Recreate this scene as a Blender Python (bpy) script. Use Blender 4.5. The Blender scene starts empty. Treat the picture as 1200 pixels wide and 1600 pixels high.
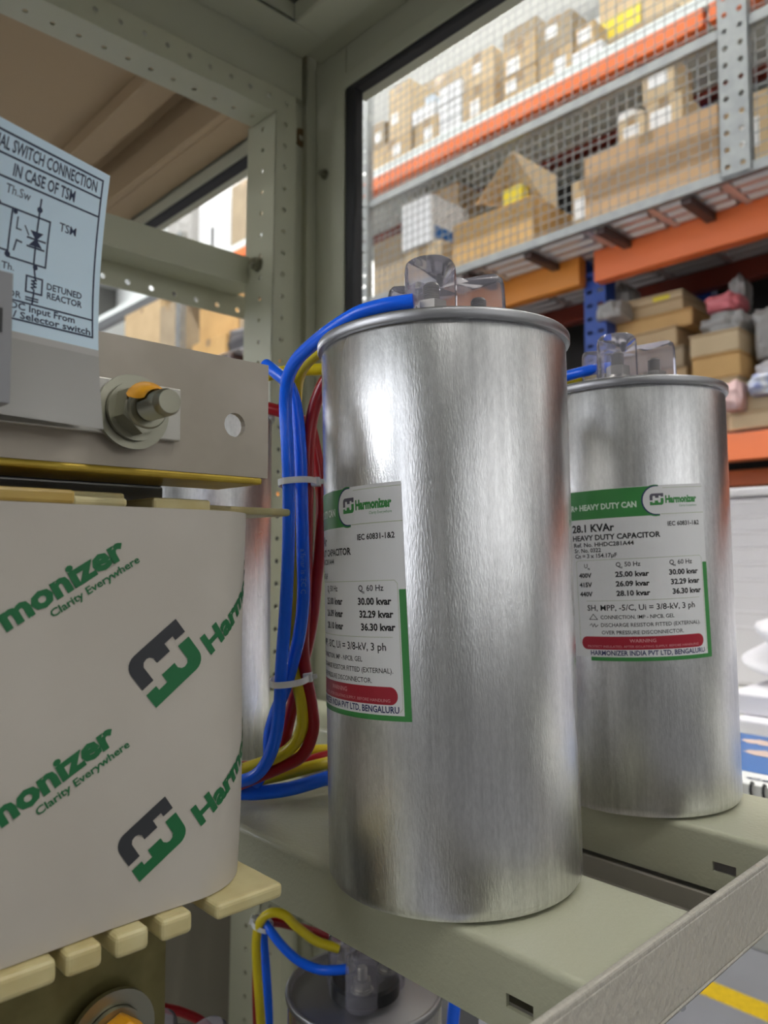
import bpy, bmesh, math, random
from mathutils import Vector, Matrix
random.seed(7)
S = bpy.context.scene
C = S.collection
R = math.radians

# ------------------------------------------------------------------ camera, exposure, light
# World axes: X runs out of the cabinet's open front, Y along the shelf rows (away from the lens), Z up.
CZ = 1.25                                    # lens height above the floor
PITCH, YAW = 0.054, R(46.5)
FH = Vector((-math.sin(YAW), math.cos(YAW), 0)); RT = Vector((math.cos(YAW), math.sin(YAW), 0)); ZZ = Vector((0, 0, 1))
FW = FH * math.cos(PITCH) + ZZ * math.sin(PITCH); UP = ZZ * math.cos(PITCH) - FH * math.sin(PITCH)
cd = bpy.data.cameras.new('camera'); cam = bpy.data.objects.new('camera', cd); C.objects.link(cam)
cam.matrix_world = Matrix(((RT.x, UP.x, -FW.x, 0), (RT.y, UP.y, -FW.y, 0), (RT.z, UP.z, -FW.z, CZ), (0, 0, 0, 1)))
cd.sensor_fit = 'HORIZONTAL'; cd.sensor_width = 36; cd.lens = 36; cd.clip_start = 0.01; cd.clip_end = 60
cd.dof.use_dof = True; cd.dof.focus_distance = 0.345; cd.dof.aperture_fstop = 17
S.camera = cam
S.view_settings.view_transform = 'Standard'; S.view_settings.look = 'None'
S.view_settings.gamma = 1; S.view_settings.use_curve_mapping = False
S.view_settings.exposure = 0.2
w = bpy.data.worlds.new('hall_air'); S.world = w; w.use_nodes = True
w.node_tree.nodes['Background'].inputs[0].default_value = (0.8, 0.85, 0.9, 1); w.node_tree.nodes['Background'].inputs[1].default_value = 0.3
LAMP, LOWLAMP, AISLE = 32.0, 29.0, 95.0               # strength of the hall's tube lamps and of the work lamps hung lower
WINDOW = 9.0

FILL_SIDE, FILL_FRONT, GLOW_BACK = .30, 1.15, 3.0   # glow of unseen panels added as fill, and of the back wall's bright band

# ------------------------------------------------------------------ helpers
def ray(u, v): return FW + RT * ((u - 600) / 1200) + UP * ((800 - v) / 1200)
def at(u, v, ax, val):                        # the point where a line of sight meets the plane axis = val (lens at the origin)
    d = ray(u, v); return d * (val / d[ax])
def atd(u, v, d): return ray(u, v) * d
O3 = Vector((0, 0, CZ))

MATS = {}
def mat(name, col, rough=.5, metal=0, bump=None, var=None, spec=None, emit=0, coat=0, trans=0, aniso=0, sss=0):
    if name in MATS: return MATS[name]
    m = bpy.data.materials.new(name); m.use_nodes = True; nt = m.node_tree; b = nt.nodes['Principled BSDF']
    def inp(k, v):
        if k in b.inputs: b.inputs[k].default_value = v
    inp('Base Color', (*col, 1)); inp('Roughness', rough); inp('Metallic', metal)
    if spec is not None: inp('Specular IOR Level', spec)
    if coat: inp('Coat Weight', coat); inp('Coat Roughness', .15)
    if trans: inp('Transmission Weight', trans)
    if sss: inp('Subsurface Weight', sss); inp('Subsurface Radius', (.004, .003, .002))
    if emit: inp('Emission Color', (*col, 1)); inp('Emission Strength', emit)
    tc = nt.nodes.new('ShaderNodeTexCoord')
    def noise(scale, stretch=(1, 1, 1), detail=3):
        mp = nt.nodes.new('ShaderNodeMapping'); mp.inputs['Scale'].default_value = stretch
        nt.links.new(tc.outputs['Object'], mp.inputs['Vector'])
        n = nt.nodes.new('ShaderNodeTexNoise'); n.inputs['Scale'].default_value = scale; n.inputs['Detail'].default_value = detail
        nt.links.new(mp.outputs[0], n.inputs['Vector']); return n
    if var:                                   # (second colour, scale, stretch)
        n = noise(var[1], var[2]); r = nt.nodes.new('ShaderNodeValToRGB')
        r.color_ramp.elements[0].position = .35; r.color_ramp.elements[1].position = .68
        r.color_ramp.elements[0].color = (*var[0], 1); r.color_ramp.elements[1].color = (*col, 1)
        nt.links.new(n.outputs['Fac'], r.inputs[0]); nt.links.new(r.outputs[0], b.inputs['Base Color'])
    if bump:                                  # (scale, stretch, strength, distance)
        n = noise(bump[0], bump[1], 2); bp = nt.nodes.new('ShaderNodeBump'); bp.inputs['Strength'].default_value = bump[2]; bp.inputs['Distance'].default_value = bump[3]
        nt.links.new(n.outputs['Fac'], bp.inputs['Height']); nt.links.new(bp.outputs[0], b.inputs['Normal'])
    MATS[name] = m; return m

def clear_plastic(name, tint=(.9, .88, .92), haze=.2):
    m = bpy.data.materials.new(name); m.use_nodes = True; nt = m.node_tree; nt.nodes.clear()
    out = nt.nodes.new('ShaderNodeOutputMaterial'); t = nt.nodes.new('ShaderNodeBsdfTransparent'); t.inputs[0].default_value = (*tint, 1)
    g = nt.nodes.new('ShaderNodeBsdfGlossy'); g.inputs['Roughness'].default_value = .07
    d = nt.nodes.new('ShaderNodeBsdfDiffuse'); d.inputs[0].default_value = (.80, .77, .86, 1)
    lw = nt.nodes.new('ShaderNodeLayerWeight'); lw.inputs[0].default_value = .13
    a = nt.nodes.new('ShaderNodeMixShader'); a.inputs[0].default_value = haze
    nt.links.new(t.outputs[0], a.inputs[1]); nt.links.new(d.outputs[0], a.inputs[2])
    b = nt.nodes.new('ShaderNodeMixShader'); nt.links.new(lw.outputs['Fresnel'], b.inputs[0])
    nt.links.new(a.outputs[0], b.inputs[1]); nt.links.new(g.outputs[0], b.inputs[2]); nt.links.new(b.outputs[0], out.inputs[0])
    return m

def aluminium(name):
    m = bpy.data.materials.new(name); m.use_nodes = True; nt = m.node_tree; b = nt.nodes['Principled BSDF']
    b.inputs['Metallic'].default_value = 1
    tc = nt.nodes.new('ShaderNodeTexCoord')
    def noise(scale, st, det, rough=.5):
        mp = nt.nodes.new('ShaderNodeMapping'); mp.inputs['Scale'].default_value = st
        nt.links.new(tc.outputs['Object'], mp.inputs['Vector'])
        n = nt.nodes.new('ShaderNodeTexNoise'); n.inputs['Scale'].default_value = scale; n.inputs['Detail'].default_value = det
        n.inputs['Roughness'].default_value = rough
        nt.links.new(mp.outputs[0], n.inputs['Vector']); return n
    def ramp(n, p0, p1, c0, c1):
        r = nt.nodes.new('ShaderNodeValToRGB'); e = r.color_ramp.elements
        e[0].position = p0; e[1].position = p1; e[0].color = (c0, c0, c0, 1); e[1].color = (c1, c1, c1, 1)
        nt.links.new(n.outputs['Fac'], r.inputs[0]); return r
    streak = noise(260, (1, 1, .045), 4, .65)          # drawn grain of the can
    patch = noise(14, (1, 1, .35), 3)               # where the scuffing is
    grit = noise(1700, (1, 1, .22), 2)               # fine vertical scuffs
    col = ramp(streak, .3, .75, .66, .86)
    gr = ramp(noise(750, (1, 1, .3), 3, .7), .36, .64, .86, 1.0); mc = nt.nodes.new('ShaderNodeMixRGB'); mc.blend_type = 'MULTIPLY'; mc.inputs[0].default_value = 1
    nt.links.new(col.outputs[0], mc.inputs[1]); nt.links.new(gr.outputs[0], mc.inputs[2])
    nt.links.new(mc.outputs[0], b.inputs['Base Color'])
    rr = ramp(patch, .25, .8, .23, .38); nt.links.new(rr.outputs[0], b.inputs['Roughness'])
    pm = ramp(patch, .25, .8, .15, 1)
    mu = nt.nodes.new('ShaderNodeMath'); mu.operation = 'MULTIPLY'
    nt.links.new(pm.outputs[0], mu.inputs[0]); nt.links.new(grit.outputs['Fac'], mu.inputs[1])
    ad = nt.nodes.new('ShaderNodeMath'); ad.operation = 'MULTIPLY_ADD'; ad.inputs[1].default_value = .045
    nt.links.new(streak.outputs['Fac'], ad.inputs[0]); nt.links.new(mu.outputs[0], ad.inputs[2])
    bp = nt.nodes.new('ShaderNodeBump'); bp.inputs['Strength'].default_value = .5; bp.inputs['Distance'].default_value = .00035
    nt.links.new(ad.outputs[0], bp.inputs['Height']); nt.links.new(bp.outputs[0], b.inputs['Normal'])
    return m

GREY = mat('pebble_grey_powder_coat', (.46, .46, .335), .3, bump=(480, (1, 1, 1), .3, .001), spec=.5)
GREYR = mat('coarse_grey_powder_coat', (.47, .44, .375), .3, bump=(330, (1, 1, .8), .6, .0016), spec=.5)
GREYD = mat('pebble_grey_cabinet_paint', (.43, .43, .32), .45, bump=(700, (1, 1, 1), .1, .0005))
BROWN = mat('brown_roof_sheet', (.40, .29, .165), .6)  # flat brown for the neighbouring bay's roof and rail
RUB = mat('black_rubber', (.012, .012, .013), .6)
ALU = aluminium('drawn_aluminium')
ALUR = mat('rolled_aluminium_rim', (.36, .36, .37), .42, 1)
CLEAR = clear_plastic('clear_polycarbonate')
ZINC = mat('zinc_plated_steel', (.33, .32, .25), .3, 1)
OLIVE = mat('yellow_passivated_steel', (.22, .19, .075), .38, .6, var=((.15, .125, .045), 60, (1, 1, 1)))
PLATE = mat('clamp_plate_steel', (.46, .41, .34), .42, .35, var=((.39, .345, .28), 30, (1, 1, 1)))
LAM = mat('laminated_core_steel', (.2, .2, .2), .5, .5, bump=(500, (.02, .02, 1), .3, .001))
RES = mat('glass_fibre_strip', (.62, .55, .30), .45, sss=.15, var=((.52, .43, .2), 50, (1, 1, 1)))
RESO = mat('varnished_strip', (.58, .42, .12), .35, var=((.45, .3, .07), 60, (1, 1, 1)))
WRAP = mat('white_coil_wrap', (.54, .50, .44), .55, var=((.49, .45, .39), 18, (1, 1, 1)), bump=(300, (1, 1, 1), .08, .0004))
PGREEN = mat('print_green', (.012, .14, .045), .5)
PCHAR = mat('print_charcoal', (.035, .037, .042), .5)
LWHITE = mat('label_white', (.80, .80, .80), .4)
LGREEN = mat('label_green', (.045, .26, .06), .4)
LBLACK = mat('label_black', (.008, .008, .009), .45)
LNAVY = mat('label_navy', (.012, .02, .12), .45)
LRED = mat('label_red', (.38, .012, .03), .4)
LLINE = mat('label_hairline', (.45, .50, .33), .5)
LGREYV = mat('label_grey_violet', (.11, .10, .13), .5)
LPALE = mat('label_pale_lettering', (.70, .84, .70), .5)
LPINK = mat('label_pink_lettering', (.72, .34, .36), .5)
PAPER = mat('pale_blue_paper', (.70, .88, 1.0), .6)
PAPERG = mat('clear_sleeve_tail', (.42, .41, .38), .4)
INK = mat('blurred_ink', (.035, .05, .10), .6)
BLUE = mat('blue_wire_sheath', (.006, .14, .95), .26)
YELL = mat('yellow_wire_sheath', (.66, .52, .012), .3)
RED = mat('red_wire_sheath', (.33, .006, .012), .3)
BLUET = mat('wire_print_pale_blue', (.12, .30, .85), .5)
TIE = mat('translucent_nylon', (.78, .78, .77), .35, sss=.2)
ORANGE = mat('rack_orange', (.88, .20, .055), .38)
AMBER = mat('rack_amber', (.70, .25, .03), .4)
DRED = mat('rack_dark_red', (.22, .035, .018), .4)
RSHADE = mat('rack_depth_shade', (.02, .018, .016), .7)  # near-black, stands in for the shade deep in the rack
RBLUE = mat('rack_blue', (.012, .06, .32), .35)
GALV = mat('galvanised_steel', (.34, .355, .345), .45, .5, var=((.27, .285, .285), 25, (1, 1, 1)))
DECK = mat('galvanised_decking', (.68, .68, .68), .3, .55)
WHITEW = mat('white_sheet_cladding', (.82, .83, .80), .6)
FLOORM = mat('grey_epoxy_floor', (.25, .25, .265), .35, var=((.22, .22, .235), 3, (1, 1, 1)))
YLINE = mat('yellow_floor_paint', (.70, .47, .008), .5, var=((.58, .38, .01), 60, (1, 1, 1)))
CARD = mat('cardboard', (.54, .395, .22), .75, var=((.48, .345, .19), 8, (1, 1, 1)))
CARD2 = mat('pale_cardboard', (.60, .465, .285), .75, var=((.54, .41, .245), 8, (1, 1, 1)))
CARD3 = mat('orange_cardboard', (.62, .385, .15), .75, var=((.55, .335, .125), 8, (1, 1, 1)))
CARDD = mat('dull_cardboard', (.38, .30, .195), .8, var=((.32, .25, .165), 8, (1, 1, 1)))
TAPE = mat('parcel_tape', (.34, .23, .12), .3)
STICK = mat('carton_sticker', (.80, .80, .78), .5)
WBOX = mat('white_carton', (.74, .75, .76), .55)
POLY = mat('grey_poly_bag', (.36, .35, .33), .35, bump=(18, (1, 1, 1), .7, .02))
POLYW = mat('white_poly_sack', (.78, .76, .79), .4, bump=(12, (1, 1, 1), .6, .02))
PINK = mat('pink_packet', (.62, .16, .18), .4)
YELB = mat('yellow_print', (.72, .58, .02), .5)
BLKP = mat('black_bakelite', (.012, .012, .012), .35)
GREYP = mat('grey_moulding', (.25, .25, .26), .5)
MBLUE = mat('magazine_blue', (.03, .14, .42), .35)
SKINP = mat('magazine_pale_print', (.68, .50, .42), .4)
OMARK = mat('orange_torque_paint', (.75, .34, .01), .4)
LAMPL = mat('work_lamp_tube', (.93, .955, 1), .5, emit=LOWLAMP)
LAMPA = mat('aisle_lamp_tube', (1, .985, .95), .5, emit=AISLE)
LAMPM = mat('lamp_tube', (1, .99, .96), .5, emit=LAMP)
HALL = mat('hall_wall_paint', (.11, .108, .10), .7)
PANR = mat('fill_panel_right', (.97, .98, 1), .5, emit=FILL_SIDE); PANF = mat('fill_panel_front', (.90, .93, 1), .5, emit=FILL_FRONT); PANB = mat('glowing_cladding', (1, .995, .96), .5, emit=GLOW_BACK)  # front and right panels are added fill; the back one imitates overbright cladding
WINM = mat('daylit_glass', (.92, .96, 1), .5, emit=WINDOW)

class MB:
    def __init__(s): s.v = []; s.f = []; s.m = []
    def add(s, vs, fs, m=0):
        o = len(s.v); s.v += [tuple(p) for p in vs]; s.f += [tuple(i + o for i in f) for f in fs]; s.m += [m] * len(fs); return s
    def box(s, x0, x1, y0, y1, z0, z1, m=0, M=None):
        vs = [Vector((x, y, z)) for z in (z0, z1) for y in (y0, y1) for x in (x0, x1)]
        if M: vs = [M @ p for p in vs]
        return s.add(vs, [(0, 2, 3, 1), (4, 5, 7, 6), (0, 1, 5, 4), (2, 6, 7, 3), (0, 4, 6, 2), (1, 3, 7, 5)], m)
    def lathe(s, prof, n=48, M=None, m=0, closed=False):
        vs = []; fs = []; M = M or Matrix()
        for r, z in prof:
            for k in range(n):
                a = 2 * math.pi * k / n; vs.append(M @ Vector((r * math.cos(a), r * math.sin(a), z)))
        for i in range(len(prof) - 1):
            for k in range(n):
                a = i * n + k; b = i * n + (k + 1) % n; fs.append((a, b, b + n, a + n))
        if not closed:
            if prof[0][0] > 1e-6: fs.append(tuple(reversed(range(n))))
            if prof[-1][0] > 1e-6: fs.append(tuple(range((len(prof) - 1) * n, len(prof) * n)))
        else:
            for k in range(n):
                a = (len(prof) - 1) * n + k; b = (len(prof) - 1) * n + (k + 1) % n; fs.append((a, b, (k + 1) % n, k))
        return s.add(vs, fs, m)
    def prism(s, poly, z0, z1, M=None, m=0):
        n = len(poly); M = M or Matrix()
        vs = [M @ Vector((x, y, z0)) for x, y in poly] + [M @ Vector((x, y, z1)) for x, y in poly]
        return s.add(vs, [tuple(reversed(range(n))), tuple(range(n, 2 * n))] + [(i, (i + 1) % n, (i + 1) % n + n, i + n) for i in range(n)], m)
    def tube(s, pts, r, n=12, m=0, sub=6, cap=True):
        P = spline(pts, sub); L = len(P); vs = []; fs = []
        t0 = (P[1] - P[0]).normalized(); nrm = t0.orthogonal().normalized()
        for i, p in enumerate(P):
            t = (P[min(i + 1, L - 1)] - P[max(i - 1, 0)]).normalized()
            nrm = (nrm - t * nrm.dot(t)).normalized(); b = t.cross(nrm)
            for k in range(n):
                a = 2 * math.pi * k / n; vs.append(p + (nrm * math.cos(a) + b * math.sin(a)) * r)
        for i in range(L - 1):
            for k in range(n):
                a = i * n + k; b2 = i * n + (k + 1) % n; fs.append((a, b2, b2 + n, a + n))
        if cap: fs += [tuple(reversed(range(n))), tuple(range((L - 1) * n, L * n))]
        return s.add(vs, fs, m)
    def strip(s, cells, t0, t1, thick, M, m=0, rect=False):
        """A sheet along local x (cells = [(x0, x1, hole)]), y from t0 to t1, z 0..-thick; hole = (cx, cy, r) round or (cx, cy, hw, hh) slot."""
        for x0, x1, h in cells:
            if h is None:
                s.box(x0, x1, t0, t1, -thick, 0, m, M); continue
            cx, cy = h[0], h[1]
            an = [2 * math.pi * k / 16 for k in range(16)]
            an += [math.atan2(y - cy, x - cx) % (2 * math.pi) for x in (x0, x1) for y in (t0, t1)]
            if len(h) == 4: an += [math.atan2(sy * h[3], sx * h[2]) % (2 * math.pi) for sx in (-1, 1) for sy in (-1, 1)]
            an = sorted(set(round(a, 6) for a in an)); n = len(an)
            def edge(a, X0, X1, Y0, Y1):
                c, si = math.cos(a), math.sin(a); t = 1e9
                if c > 1e-9: t = min(t, X1 / c)
                if c < -1e-9: t = min(t, X0 / c)
                if si > 1e-9: t = min(t, Y1 / si)
                if si < -1e-9: t = min(t, Y0 / si)
                return cx + t * c, cy + t * si
            inn = [(cx + h[2] * math.cos(a), cy + h[2] * math.sin(a)) if len(h) == 3 else edge(a, -h[2], h[2], -h[3], h[3]) for a in an]
            out = [edge(a, x0 - cx, x1 - cx, t0 - cy, t1 - cy) for a in an]
            vs = [M @ Vector((x, y, z)) for z in (0, -thick) for ring in (out, inn) for x, y in ring]
            fs = []
            for k in range(n):
                j = (k + 1) % n
                fs += [(k, j, n + j, n + k), (2 * n + j, 2 * n + k, 3 * n + k, 3 * n + j), (n + k, n + j, 3 * n + j, 3 * n + k), (j, k, 2 * n + k, 2 * n + j)]
            s.add(vs, fs, m)
        return s
    def build(s, name, mats, parent=None, smooth=None, bevel=0, seg=2):
        me = bpy.data.meshes.new(name); me.from_pydata(s.v, [], s.f); me.update()
        for q in (mats if isinstance(mats, (list, tuple)) else [mats]): me.materials.append(q)
        me.polygons.foreach_set('material_index', s.m)
        if smooth:
            me.polygons.foreach_set('use_smooth', [True] * len(me.polygons)); me.set_sharp_from_angle(angle=R(smooth))
        o = bpy.data.objects.new(name, me); C.objects.link(o)
        if bevel:
            b = o.modifiers.new('bevel', 'BEVEL'); b.width = bevel; b.segments = seg; b.limit_method = 'ANGLE'; b.angle_limit = R(40)
        if parent is not None:
            o.parent = parent
            top = parent
            while top.parent is not None: top = top.parent
            if top.get('_world') and parent == top: o.matrix_parent_inverse = top.matrix_basis.inverted()
        return o

def spline(pts, sub=6):
    P = [Vector(p) for p in pts]
    if len(P) < 3 or sub <= 1: return P
    Q = [P[0] * 2 - P[1]] + P + [P[-1] * 2 - P[-2]]; out = []
    for i in range(1, len(Q) - 2):
        a, b, c, d = Q[i - 1], Q[i], Q[i + 1], Q[i + 2]
        for k in range(sub):
            t = k / sub
            out.append(.5 * ((2 * b) + (c - a) * t + (2 * a - 5 * b + 4 * c - d) * t * t + (3 * b - a - 3 * c + d) * t ** 3))
    out.append(P[-1]); return out

def tag(o, label, cat, group=None, kind=None):
    o['label'] = label; o['category'] = cat
    if group: o['group'] = group
    if kind: o['kind'] = kind
    return o
def thing(name, label, cat, loc, group=None, M=None, world=True):
    o = bpy.data.objects.new(name, None); C.objects.link(o); o.empty_display_size = .05
    o.matrix_basis = M if M is not None else Matrix.Translation(Vector(loc))
    if world: o['_world'] = 1
    return tag(o, label, cat, group)
def struct(name, mb, m, **k):
    o = mb.build(name, m, **k); o['kind'] = 'structure'; return o
def copy_tree(o, parent=None):
    c = o.copy(); C.objects.link(c)
    if parent is not None: c.parent = parent
    for ch in list(o.children): copy_tree(ch, c)
    return c

# ---------- flat graphics (lettering, marks) that are wrapped onto a surface
class G2:
    def __init__(s): s.items = []                       # (verts2d, faces, mat, layer)
    def poly(s, pts, m, layer=1): s.items.append(([tuple(p) for p in pts], [tuple(range(len(pts)))], m, layer))
    def rect(s, x0, x1, y0, y1, m, layer=1): s.poly([(x0, y0), (x1, y0), (x1, y1), (x0, y1)], m, layer)
    def rrect(s, x0, x1, y0, y1, r, m, layer=1):
        pts = []
        for cx, cy, a0 in ((x1 - r, y0 + r, -90), (x1 - r, y1 - r, 0), (x0 + r, y1 - r, 90), (x0 + r, y0 + r, 180)):
            pts += [(cx + r * math.cos(R(a0 + t * 15)), cy + r * math.sin(R(a0 + t * 15))) for t in range(7)]
        s.poly(pts, m, layer)
    def disc(s, cx, cy, r, m, layer=1): s.poly([(cx + r * math.cos(k * math.pi / 18), cy + r * math.sin(k * math.pi / 18)) for k in range(36)], m, layer)
    def line(s, pts, wd, m, layer=1):
        for (x0, y0), (x1, y1) in zip(pts, pts[1:]):
            d = Vector((x1 - x0, y1 - y0))
            if d.length < 1e-9: continue
            d.normalize(); n = Vector((-d.y, d.x)) * wd / 2; e = d * wd / 2
            s.poly([(x0 - e.x - n.x, y0 - e.y - n.y), (x1 + e.x - n.x, y1 + e.y - n.y), (x1 + e.x + n.x, y1 + e.y + n.y), (x0 - e.x + n.x, y0 - e.y + n.y)], m, layer)
    def text(s, t, x, y, h, m, layer=2, width=None, align='L', bold=0.0, M=None, shear=0):
        vs, fs = glyphs(t, bold); sc = h / 0.70
        xs = [p[0] for p in vs]; w0 = (max(xs) - min(xs)) * sc; kx = (width / w0) if width else 1
        x_off = {'L': 0, 'C': -.5, 'R': -1}[align] * w0 * kx
        out = []
        for px, py in vs:
            q = Vector(((px - min(xs)) * sc * kx + x_off + shear * py * sc, py * sc))
            if M: q = (M @ Vector((q.x, q.y, 0))).to_2d()
            out.append((x + q.x, y + q.y))
        s.items.append((out, fs, m, layer))
    def emblem(s, x, y, wd, m_top, m_bot, layer=2, M=None, hk=.826):
        A = [(0, .48), (0, .2)] + [(.2 - .2 * math.cos(R(t)), .2 - .2 * math.sin(R(t))) for t in range(15, 91, 15)] + [(1, 0), (1, .25), (.81, .25), (.81, .175), (.65, .175), (.65, .32), (.40, .32), (.40, .23), (.36, .18), (.31, .165), (.25, .18), (.21, .23), (.21, .48)]
        for pts, m in ((A, m_top), ([(1 - a, .826 - b) for a, b in A], m_bot)):
            o = []
            for a, b in pts:
                q = Vector((a * wd, -b * wd * hk / .826, 0))
                if M: q = M @ q
                o.append((x + q.x, y + q.y))
            s.poly(o, m, layer)
    def mesh(s, fn, step=None, stepy=None):
        mb = MB()
        for vs, fs, m, layer in s.items:
            bm = bmesh.new(); bv = [bm.verts.new((x, y, 0)) for x, y in vs]
            for f in fs:
                try: bm.faces.new([bv[i] for i in f])
                except ValueError: pass
            for st, ax in ((step, 0), (stepy, 1)):
                if not st: continue
                lo = min(p[ax] for p in vs); hi = max(p[ax] for p in vs)
                k = math.floor(lo / st) + 1
                while k * st < hi - 1e-6:
                    no = (1, 0, 0) if ax == 0 else (0, 1, 0); co = (k * st, 0, 0) if ax == 0 else (0, k * st, 0)
                    bmesh.ops.bisect_plane(bm, geom=bm.verts[:] + bm.edges[:] + bm.faces[:], dist=1e-7, plane_co=co, plane_no=no); k += 1
            bmesh.ops.triangulate(bm, faces=[f for f in bm.faces if len(f.verts) > 4])
            bm.normal_update()
            bm.verts.index_update()
            faces = []
            for f in bm.faces:
                ids = [q.index for q in f.verts]
                faces.append(ids if f.normal.z > 0 else ids[::-1])
            mb.add([fn(q.co.x, q.co.y, layer) for q in bm.verts], faces, m); bm.free()
        return mb
_gl = {}
def glyphs(t, bold):
    k = (t, bold)
    if k not in _gl:
        cu = bpy.data.curves.new('lettering', 'FONT'); cu.body = t; cu.resolution_u = 2; cu.offset = bold; cu.fill_mode = 'FRONT'
        o = bpy.data.objects.new('lettering', cu); C.objects.link(o)
        me = o.to_mesh(); _gl[k] = ([(p.co.x, p.co.y) for p in me.vertices], [tuple(f.vertices) for f in me.polygons])
        o.to_mesh_clear(); C.objects.unlink(o); bpy.data.objects.remove(o); bpy.data.curves.remove(cu)
    return _gl[k]

# ------------------------------------------------------------------ the hall
mb = MB().box(-11, 5, -4, 5, -.1, 0); floor = struct('floor', mb, FLOORM)
yl = MB().box(-8, 3, 2.205, 2.29, 0, .0015).build('floor_line', YLINE); tag(yl, 'yellow painted line on the grey floor below the storage rack', 'floor marking'); yl['kind'] = 'structure'
struct('ceiling', MB().box(-11, 5, -4, 5, 5.2, 5.3), mat('grey_ceiling_sheet', (.36, .36, .34), .7))
def panelled(name, panel_name, horiz, fixed, out, a0, a1, p0, p1, z0, z1, m, paint):
    """A wall with one long glowing panel strip in it; horiz 0 runs along X, 1 along Y."""
    def bx(mb, u0, u1, d0, d1, q0, q1):
        return mb.box(u0, u1, d0, d1, q0, q1) if horiz == 0 else mb.box(d0, d1, u0, u1, q0, q1)
    d0, d1 = sorted((fixed, fixed + out)); g0, g1 = sorted((fixed + out * .5, fixed + out * .7))
    w_ = MB(); bx(w_, a0, a1, d0, d1, 0, z0); bx(w_, a0, a1, d0, d1, z1, 5.2); bx(w_, a0, p0, d0, d1, z0, z1); bx(w_, p1, a1, d0, d1, z0, z1)
    struct(name, w_, paint)
    g = struct(panel_name, bx(MB(), p0, p1, g0, g1, z0, z1), m)
    f0, f1 = sorted((fixed, fixed + out * .4)); f_ = MB(); n = max(2, int((p1 - p0) / .9))
    for k in range(n + 1):
        c = p0 + (p1 - p0) * k / n; bx(f_, c - .025, c + .025, f0, f1, z0, z1)
    f_.build('panel_frame', GREYP, parent=g)
panelled('wall_back', 'cladding_glow', 0, 4.9, .1, -11, 5, -9, 4, 3.05, 5.0, PANB, WHITEW)  # white cladding made to glow where it shows overbright
panelled('wall_front', 'fill_panel_1', 0, -4.0, -.1, -11, 5, -10, .6, 1.55, 4.3, PANF, HALL)  # unseen glowing panels added in front and right walls for fill and reflections
panelled('wall_right', 'fill_panel_2', 1, 5.0, .1, -4, 5, -3.6, 3.0, 1.9, 4.5, PANR, HALL)
panelled('wall_left', 'window_1', 1, -11.0, -.1, -4, 5, 1.2, 4.7, 2.2, 4.4, WINM, HALL)
lampspots = [(-7, 3.9, 5.02), (-3.6, 3.9, 5.02), (-.6, 3.9, 5.02), (1.5, -1.7, 5.02), (1.5, -.9, 5.02)]
aislespots = [(-6, 1.2, 5.02), (-4.1, 1.2, 5.02), (-2.3, 1.2, 5.02), (-.6, 1.2, 5.02), (2, 1.2, 5.02)]
def lamp(label, group, m, hang):
    t = thing('tube_lamp', label, 'lamp', (0, 0, 0), group, world=False)
    MB().box(-.75, .75, -.06, .06, .03, .08).build('housing', WHITEW, t)
    MB().box(-.72, .72, -.05, .05, 0, .03).build('diffuser', m, t)
    for x in (-.5, .5): MB().tube([(x, 0, .075), (x, 0, hang)], .004, 6, sub=1).build('hanger', GREYP, t)
    return t
for spots, args in ((aislespots, ('long bright tube lamp mounted over the aisle in front of the rack', 'tube lamps over the aisle', LAMPA, .18)), (lampspots, ('long white tube lamp mounted under the hall ceiling', 'tube lamps of the hall', LAMPM, .18)),
                    ([(-5.0, -3.0, 2.28), (-3.2, -3.0, 2.28), (-1.5, -3.0, 2.28), (-1.5, -2.2, 2.28)], ('long white work lamp hung low on wires over the open side of the cabinet', 'work lamps behind the photographer', LAMPL, 2.92))):
    l0 = lamp(*args)
    for i, p in enumerate(spots):
        l = l0 if i == 0 else copy_tree(l0)
        l.location = p

# ------------------------------------------------------------------ storage rack behind the cabinet
YB, YM, YR = 2.4, 2.2, 2.85
rack = thing('storage_rack', 'tall storage rack with orange beams, blue uprights and steel decking behind the cabinet', 'rack', (-2.5, 2.6, 0))
def beam(z0, z1, x0, x1, y, m, nm='beam'):
    z0 += CZ; z1 += CZ
    b = MB().box(x0, x1, y, y + .05, z0, z1)
    b.build(nm, m, rack, bevel=.004)
beam(.968, 1.085, -1.44, 1.6, YB, ORANGE); beam(.975, 1.085, -8, -1.50, YB, AMBER)
beam(1.708, 1.77, -3.95, -1.03, YB, ORANGE); beam(1.708, 1.77, -8, -3.96, YB, mat('rack_grey', (.10, .105, .11), .5)); beam(1.708, 1.77, -1.01, 1.6, YB, ORANGE)
beam(1.74, 1.80, -8, 1.6, YR, DRED, 'rear_beam'); beam(1.2, 1.29, -8, 1.6, 3.05, DRED, 'rear_beam'); beam(1.0, 1.075, -8, 1.6, YR, DRED, 'rear_beam')
beam(.285, .37, -1.44, 1.6, YB, ORANGE); beam(.235, .29, -1.44, 1.6, 2.72, ORANGE, 'rear_beam'); beam(.285, .37, -8, -1.5, YB, AMBER)
for x in (-1.47, 1.64, -4.6, -7.9):
    u = MB()
    H = CZ + 1.09
    cells = [(.03 + k * .05, .08 + k * .05, (.055 + k * .05, .022, .006, .012)) for k in range(int(H / .05) - 1)]
    Mx = Matrix(((0, 1, 0, x - .042), (0, 0, -1, YB + .052), (1, 0, 0, 0), (0, 0, 0, 1)))
    u.strip(cells, 0, .044, .003, Mx); u.strip([(a_, b_, (h_[0], .066, h_[2], h_[3])) for a_, b_, h_ in cells], .044, .088, .003, Mx)
    u.box(x - .042, x - .039, YB + .055, YB + .12, 0, H).box(x + .043, x + .046, YB + .055, YB + .12, 0, H)
    u.box(x - .06, x + .06, YB + .03, YB + .14, 0, .006)
    u.build('upright', RBLUE, rack)
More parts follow.
